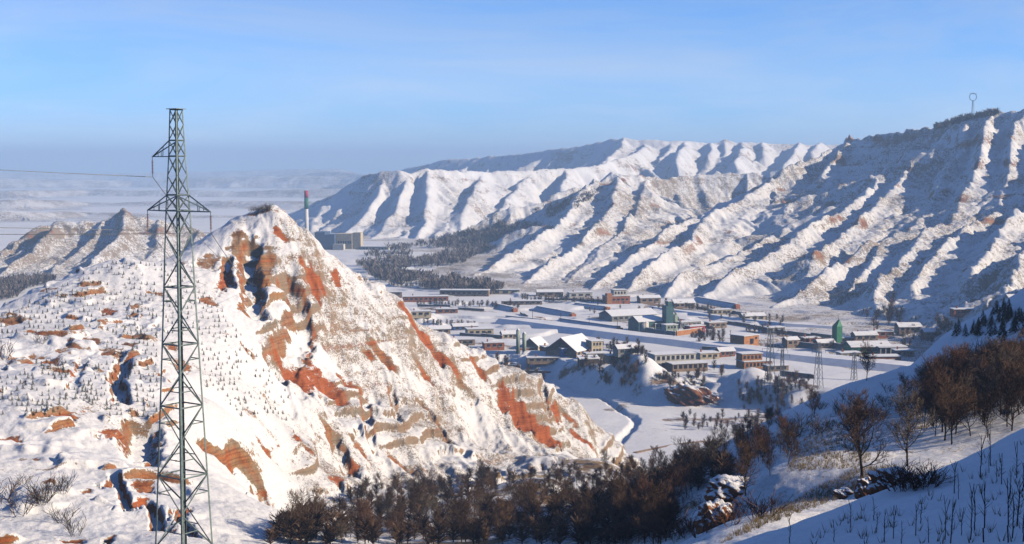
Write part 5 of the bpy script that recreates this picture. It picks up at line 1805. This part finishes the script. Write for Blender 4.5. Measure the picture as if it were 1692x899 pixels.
SP = [(1305, 898), (1379, 896), (1405, 872), (1448, 880), (1462, 896), (1476, 890), (1490, 898), (1445, 860), (1513, 885), (1520, 865), (1535, 897), (1570, 898), (1584, 825), (1577, 815), (1588, 885), (1611, 876), (1603, 892), (1626, 896), (1620, 790), (1634, 781), (1647, 796), (1655, 800), (1668, 825), (1672, 890), (1680, 870), (1690, 895), (1667, 896), (1637, 770), (1622, 760), (1561, 892), (1690, 812), (1540, 800), (1680, 790)]
for px, py in SP:
    p = drop(px, py, 25, 110)
    if p is None:
        continue
    s = random.uniform(0.42, 0.8)
    put_mesh('young_tree', random.choice(STK), p, s, 'cut back young tree like a forked stake on the shaded slope', 'young trees on the shaded near slope', 'young tree')

# planted saplings on the hill: nearest ones single, the rest as a mass
cand = []
for poly in ([(0, 520), (80, 478), (185, 436), (280, 438), (320, 430), (330, 470), (470, 640), (500, 690), (430, 640), (330, 545), (250, 560), (120, 540), (0, 560)], [(0, 625), (60, 600), (130, 600), (150, 660), (90, 690), (0, 690)], [(200, 520), (260, 520), (260, 690), (200, 700), (130, 660)], [(330, 560), (420, 620), (480, 700), (400, 690), (340, 640)]):
    xs = [p[0] for p in poly]
    ys = [p[1] for p in poly]
    py = min(ys)
    while py < max(ys):
        px = min(xs) + random.uniform(0, 6)
        while px < max(xs):
            if inside(px, py, poly) and random.random() < 0.75 and float(fbm(np.array([px * 1.0]), np.array([py * 1.6]), 55.0, 3, 8)[0]) > -0.45:
                p = drop(px + random.uniform(-1.5, 1.5), py + random.uniform(-2, 2) + 3 * math.sin(px / 40), 100, 460)
                if p is not None:
                    cand.append(p)
            px += random.uniform(6.5, 10.5)
        py += 8.5
cand.sort(key=lambda p: p.length)
for p in cand[:300]:
    put_mesh('sapling', random.choice(CON), p, random.uniform(0.45, 1.1), 'small dark planted conifer sapling on the snowy hill', 'planted saplings on the hill', 'sapling')
m_ = MB()
for p in cand[300:]:
    s = random.uniform(0.65, 1.0)
    a0 = random.uniform(0, 6)
    for q in range(3):
        z0 = 0.05 + q * 0.3
        for k in range(5):
            a = a0 + k * 1.257 + q * 0.6
            rr = 0.34 * (1.05 - q * 0.28) * s
            m_.add([(p.x, p.y, p.z + (z0 + 0.42) * s), (p.x + rr * math.cos(a), p.y + rr * math.sin(a), p.z + z0 * s), (p.x + rr * math.cos(a + .6), p.y + rr * math.sin(a + .6), p.z + z0 * s)], [(0, 1, 2)])
o = m_.build('sapling_plantation', 'needles')
tag(o, 'rows of small dark saplings farther up the hill', 'saplings', None, 'stuff')

# small conifers on the right-hand knoll
for p in scatter([(1570, 560), (1600, 535), (1640, 515), (1692, 506), (1692, 555), (1640, 560)], 46, 150, 420):
    put_mesh('small_conifer', random.choice(CON), p, random.uniform(1.6, 3.2), 'small dark conifer on the shaded knoll at the right', 'conifers on the shaded knoll', 'conifer')

# trees and hedges of the valley
CL = [([(790, 600), (830, 596), (905, 628), (880, 640), (820, 628)], 46, 0.55, 0.9, 'brown hedge tree beside the snow field right of the red hill', 'hedge right of the red hill'),
      ([(940, 600), (1000, 592), (1070, 600), (1050, 640), (1010, 640), (960, 620)], 40, 0.5, 0.9, 'dark small tree in the hollow left of the snow pyramid', 'trees in the hollow by the pyramid'),
      ([(1085, 625), (1150, 618), (1190, 600), (1200, 630), (1150, 650), (1095, 650)], 34, 0.5, 0.9, 'small tree below the long white building', 'trees below the white building'),
      ([(1140, 560), (1190, 548), (1205, 570), (1150, 575)], 14, 0.6, 1.0, 'small grey tree between factory and brick house', 'trees between factory and brick house'),
      ([(1205, 640), (1260, 628), (1340, 630), (1345, 655), (1270, 672), (1210, 668)], 52, 0.5, 0.95, 'small dark tree on the face of the bluff', 'trees on the bluff'),
      ([(960, 566), (1060, 570), (1060, 580), (990, 582)], 22, 0.5, 0.9, 'small tree along the lower side of the road', 'trees along the road'),
      ([(690, 570), (760, 575), (800, 590), (760, 600), (720, 590)], 22, 0.5, 0.9, 'small tree around the mud farm house', 'trees by the farm house'),
      ([(1430, 520), (1480, 500), (1500, 540), (1440, 548)], 18, 0.9, 1.5, 'tall bare tree at the foot of the terraced spur', 'trees at the terraced spur'),
      ([(1490, 545), (1560, 535), (1600, 550), (1530, 575), (1490, 580)], 34, 0.6, 1.1, 'small tree in the dark thicket behind the snow dome', 'thicket behind the snow dome'),
      ([(1100, 690), (1200, 680), (1280, 670), (1330, 660), (1340, 690), (1230, 715), (1120, 715)], 40, 0.4, 0.8, 'small shrubby tree at the near edge of the low fields', 'trees at the edge of the low fields'),
      ([(900, 510), (1060, 505), (1100, 512), (1100, 520), (900, 520)], 14, 0.5, 0.8, 'scattered tiny tree on the upper fields', 'trees on the upper fields'),
      ([(1160, 515), (1300, 530), (1290, 545), (1170, 530)], 18, 0.5, 0.9, 'tiny tree along the lane at the mountain foot', 'trees along the lane')]
SMALL = []
for poly, n, s0, s1, lab, grp in CL:
    for p in scatter(poly, n, 520, 1400):
        SMALL.append((p, random.uniform(s0, s1), lab, grp))

for k, (x0, y0, x1, y1, n) in enumerate(((640, 471, 770, 479, 34), (690, 504, 860, 509, 34), (860, 497, 1000, 500, 26), (1100, 506, 1180, 516, 20), (1000, 577, 1075, 590, 22), (1230, 546, 1300, 557, 16), (700, 536, 790, 541, 16), (1300, 566, 1420, 580, 18), (1140, 560, 1200, 556, 14))):
    for q in range(n):
        t = (q + random.random()) / n
        p = drop(x0 + (x1 - x0) * t, y0 + (y1 - y0) * t + random.uniform(-1.5, 1.5), 520, 1400)
        if p is None:
            continue
        SMALL.append((p, random.uniform(0.45, 0.95), ('hedge tree beneath the dark far wood', 'hedge tree in front of the red brick row', 'hedge tree on the strip below the spurs', 'hedge tree beside the brown barn', 'hedge tree by the road above the snow pyramid', 'hedge tree on the lane before the terrace', 'hedge tree near the blue grey byre', 'hedge tree along the wall of the green tower', 'hedge tree right of the red shed')[k], ('hedge under the far wood', 'hedge by the brick row', 'hedge below the spurs', 'hedge by the brown barn', 'hedge above the pyramid', 'hedge on the lane', 'hedge near the byre', 'hedge by the green tower', 'hedge by the red shed')[k]))
SMALL.sort(key=lambda t: -t[1] / t[0].y)
for p, sc, lab, grp in SMALL[:290]:
    put_mesh('small_tree', random.choice(LOWT), p, sc, lab, grp, 'tree')
m_ = MB()
for p, sc, lab, grp in SMALL[290:]:
    me_ = random.choice(LOWT)
    a = random.uniform(0, 6.28)
    ca_, sa_ = math.cos(a) * sc, math.sin(a) * sc
    m_.add([(p.x + v.co.x * ca_ - v.co.y * sa_, p.y + v.co.x * sa_ + v.co.y * ca_, p.z + v.co.z * sc) for v in me_.vertices], [tuple(f.vertices) for f in me_.polygons])
o = m_.build('valley_scrub', 'twig_grey')
tag(o, 'farther scrub and hedges of the valley fields', 'scrub', None, 'stuff')


def far_wood(name, label, poly, n, s0, s1, rmin, rmax):
    m_ = MB()
    for p in scatter(poly, n * 2, rmin, rmax):
        if float(fbm(np.array([p.x]), np.array([p.y * 0.5]), 70, 3, 58)[0]) < 0.0:
            continue
        s = random.uniform(s0, s1)
        for q in range(11):
            a = random.uniform(0, 6.28)
            L = random.uniform(0.5, 1.5) * s
            z0 = random.uniform(0.1, 1.6) * s
            m_.add([(p.x, p.y, p.z + z0), (p.x + L * math.cos(a), p.y + L * math.sin(a), p.z + z0 + 1.6 * s), (p.x + L * math.cos(a + .3) * .9, p.y + L * math.sin(a + .3) * .9, p.z + z0 + 1.1 * s)], [(0, 1, 2)])
    o = m_.build(name, 'far_twig')
    tag(o, label, 'wood', None, 'stuff')


far_wood('far_wood', 'dark wood filling the far valley between the mountains', [(575, 425), (640, 412), (720, 402), (800, 378), (860, 365), (850, 390), (760, 440), (760, 470), (840, 478), (820, 488), (690, 478), (620, 465)], 1500, 1.3, 3.0, 700, 2200)
far_wood('left_wood', 'dark wood at the foot of the left ridge', [(-60, 470), (60, 462), (110, 468), (40, 500), (-60, 520)], 900, 1.4, 2.6, 500, 1500)
far_wood('shaded_slope_scrub', 'dark scrub on the shaded slope above the far wood', [(780, 385), (900, 345), (960, 325), (1000, 310), (960, 345), (880, 385), (800, 420)], 380, 1.0, 2.2, 700, 2200)
far_wood('skyline_scrub', 'dark scrub along the skyline of the right mountain', [(1500, 216), (1570, 200), (1692, 178), (1692, 186), (1600, 200), (1560, 214)], 240, 1.0, 2.0, 900, 1700)

# dry grass on the lit field and the near slope
m_ = MB()
for poly, n, rmin, rmax in (([(1190, 899), (1300, 855), (1460, 800), (1500, 790), (1480, 770), (1300, 780), (1320, 700), (1420, 690), (1440, 760), (1230, 870)], 2600, 60, 230), ([(1300, 899), (1500, 810), (1692, 730), (1692, 899)], 90, 25, 90)):
    for p in scatter(poly, n, rmin, rmax):
        for q in range(5):
            a = random.uniform(0, 6.28)
            h = random.uniform(0.15, 0.45)
            dx, dy = 0.12 * math.cos(a), 0.12 * math.sin(a)
            w = 0.012
            m_.add([(p.x + dx * .3 - w, p.y + dy * .3, p.z - 0.03), (p.x + dx * .3 + w, p.y + dy * .3, p.z - 0.03), (p.x + dx * 1.6, p.y + dy * 1.6, p.z + h)], [(0, 1, 2)])
o = m_.build('dry_grass', 'dry_grass')
tag(o, 'dry yellow grass standing through the field snow', 'grass', None, 'stuff')


# red earth lumps with snow caps
def lump(label, px, py, sx_, sy_, sz_, seed, rmin=60, rmax=700):
    p = drop(px, py, rmin, rmax)
    bm = bmesh.new()
    bmesh.ops.create_icosphere(bm, subdivisions=5, radius=1)
    off = np.random.default_rng(seed).uniform(0, 50, 2)
    co = np.array([v.co[:] for v in bm.verts])
    nn = 0.42 * fbm(co[:, 0] * 1.2 + off[0] + co[:, 2] * 0.8, co[:, 1] * 1.2 + off[1] - co[:, 2] * 0.7, 1.0, 6, 7, 0.55)
    for v, k in zip(bm.verts, nn):
        v.co = v.co * (1 + k)
        v.co.x *= sx_
        v.co.y *= sy_
        v.co.z *= sz_
    for f in bm.faces:
        f.smooth = True
    me_ = bpy.data.meshes.new('earth_mound')
    bm.to_mesh(me_)
    bm.free()
    me_.materials.append(MATS['snowy_lump'])
    o_ = bpy.data.objects.new('earth_mound', me_)
    o_.location = p
    COL.objects.link(o_)
    tag(o_, label, 'earth mound', 'red earth mounds')


lump('dark red clod on the lit field below the large tree', 1440, 812, 1.1, 1.0, 1.0, 1, 60, 200)
lump('red bank right of the dark red clod', 1478, 802, 1.2, 0.9, 0.6, 2, 60, 200)
lump('small red clod left of the dark red clod', 1398, 816, 0.9, 0.8, 0.4, 3, 60, 200)
lump('snow topped red rock at the lower edge of the lit field', 1183, 868, 1.6, 1.5, 1.7, 4, 60, 250)
lump('snow topped mound above the red rock', 1212, 816, 2.6, 2.2, 1.2, 5, 60, 300)
lump('red clay bank standing below the bluff in the valley', 1135, 657, 9, 4, 5.0, 6, 430, 700)
lump('low red clay bank right of the standing clay bank', 1160, 659, 6, 3.5, 2.6, 7, 430, 700)
# ==ENDOBJECTS==
# ------------------------------------------------------------------ haze
m = bpy.data.materials.new('haze')
m.use_nodes = True
nt = m.node_tree
nt.nodes.remove(nt.nodes['Principled BSDF'])
pv = nt.nodes.new('ShaderNodeVolumePrincipled')
pv.inputs['Color'].default_value = (0.42, 0.60, 0.84, 1)
pv.inputs['Density'].default_value = 0.00021
pv.inputs['Anisotropy'].default_value = 0.0
nt.links.new(pv.outputs[0], nt.nodes['Material Output'].inputs['Volume'])
bm = bmesh.new()
bmesh.ops.create_cube(bm, size=1)
zmax = float(GZ.max()) + 60
bmesh.ops.scale(bm, vec=(34000, 34000, zmax + 320), verts=bm.verts)
bmesh.ops.translate(bm, vec=(0, 0, (zmax - 320) / 2), verts=bm.verts)
me = bpy.data.meshes.new('haze')
bm.to_mesh(me)
bm.free()
me.materials.append(m)
o = bpy.data.objects.new('haze', me)
COL.objects.link(o)
o['kind'] = 'stuff'
o['label'] = 'pale winter haze filling the valley air'
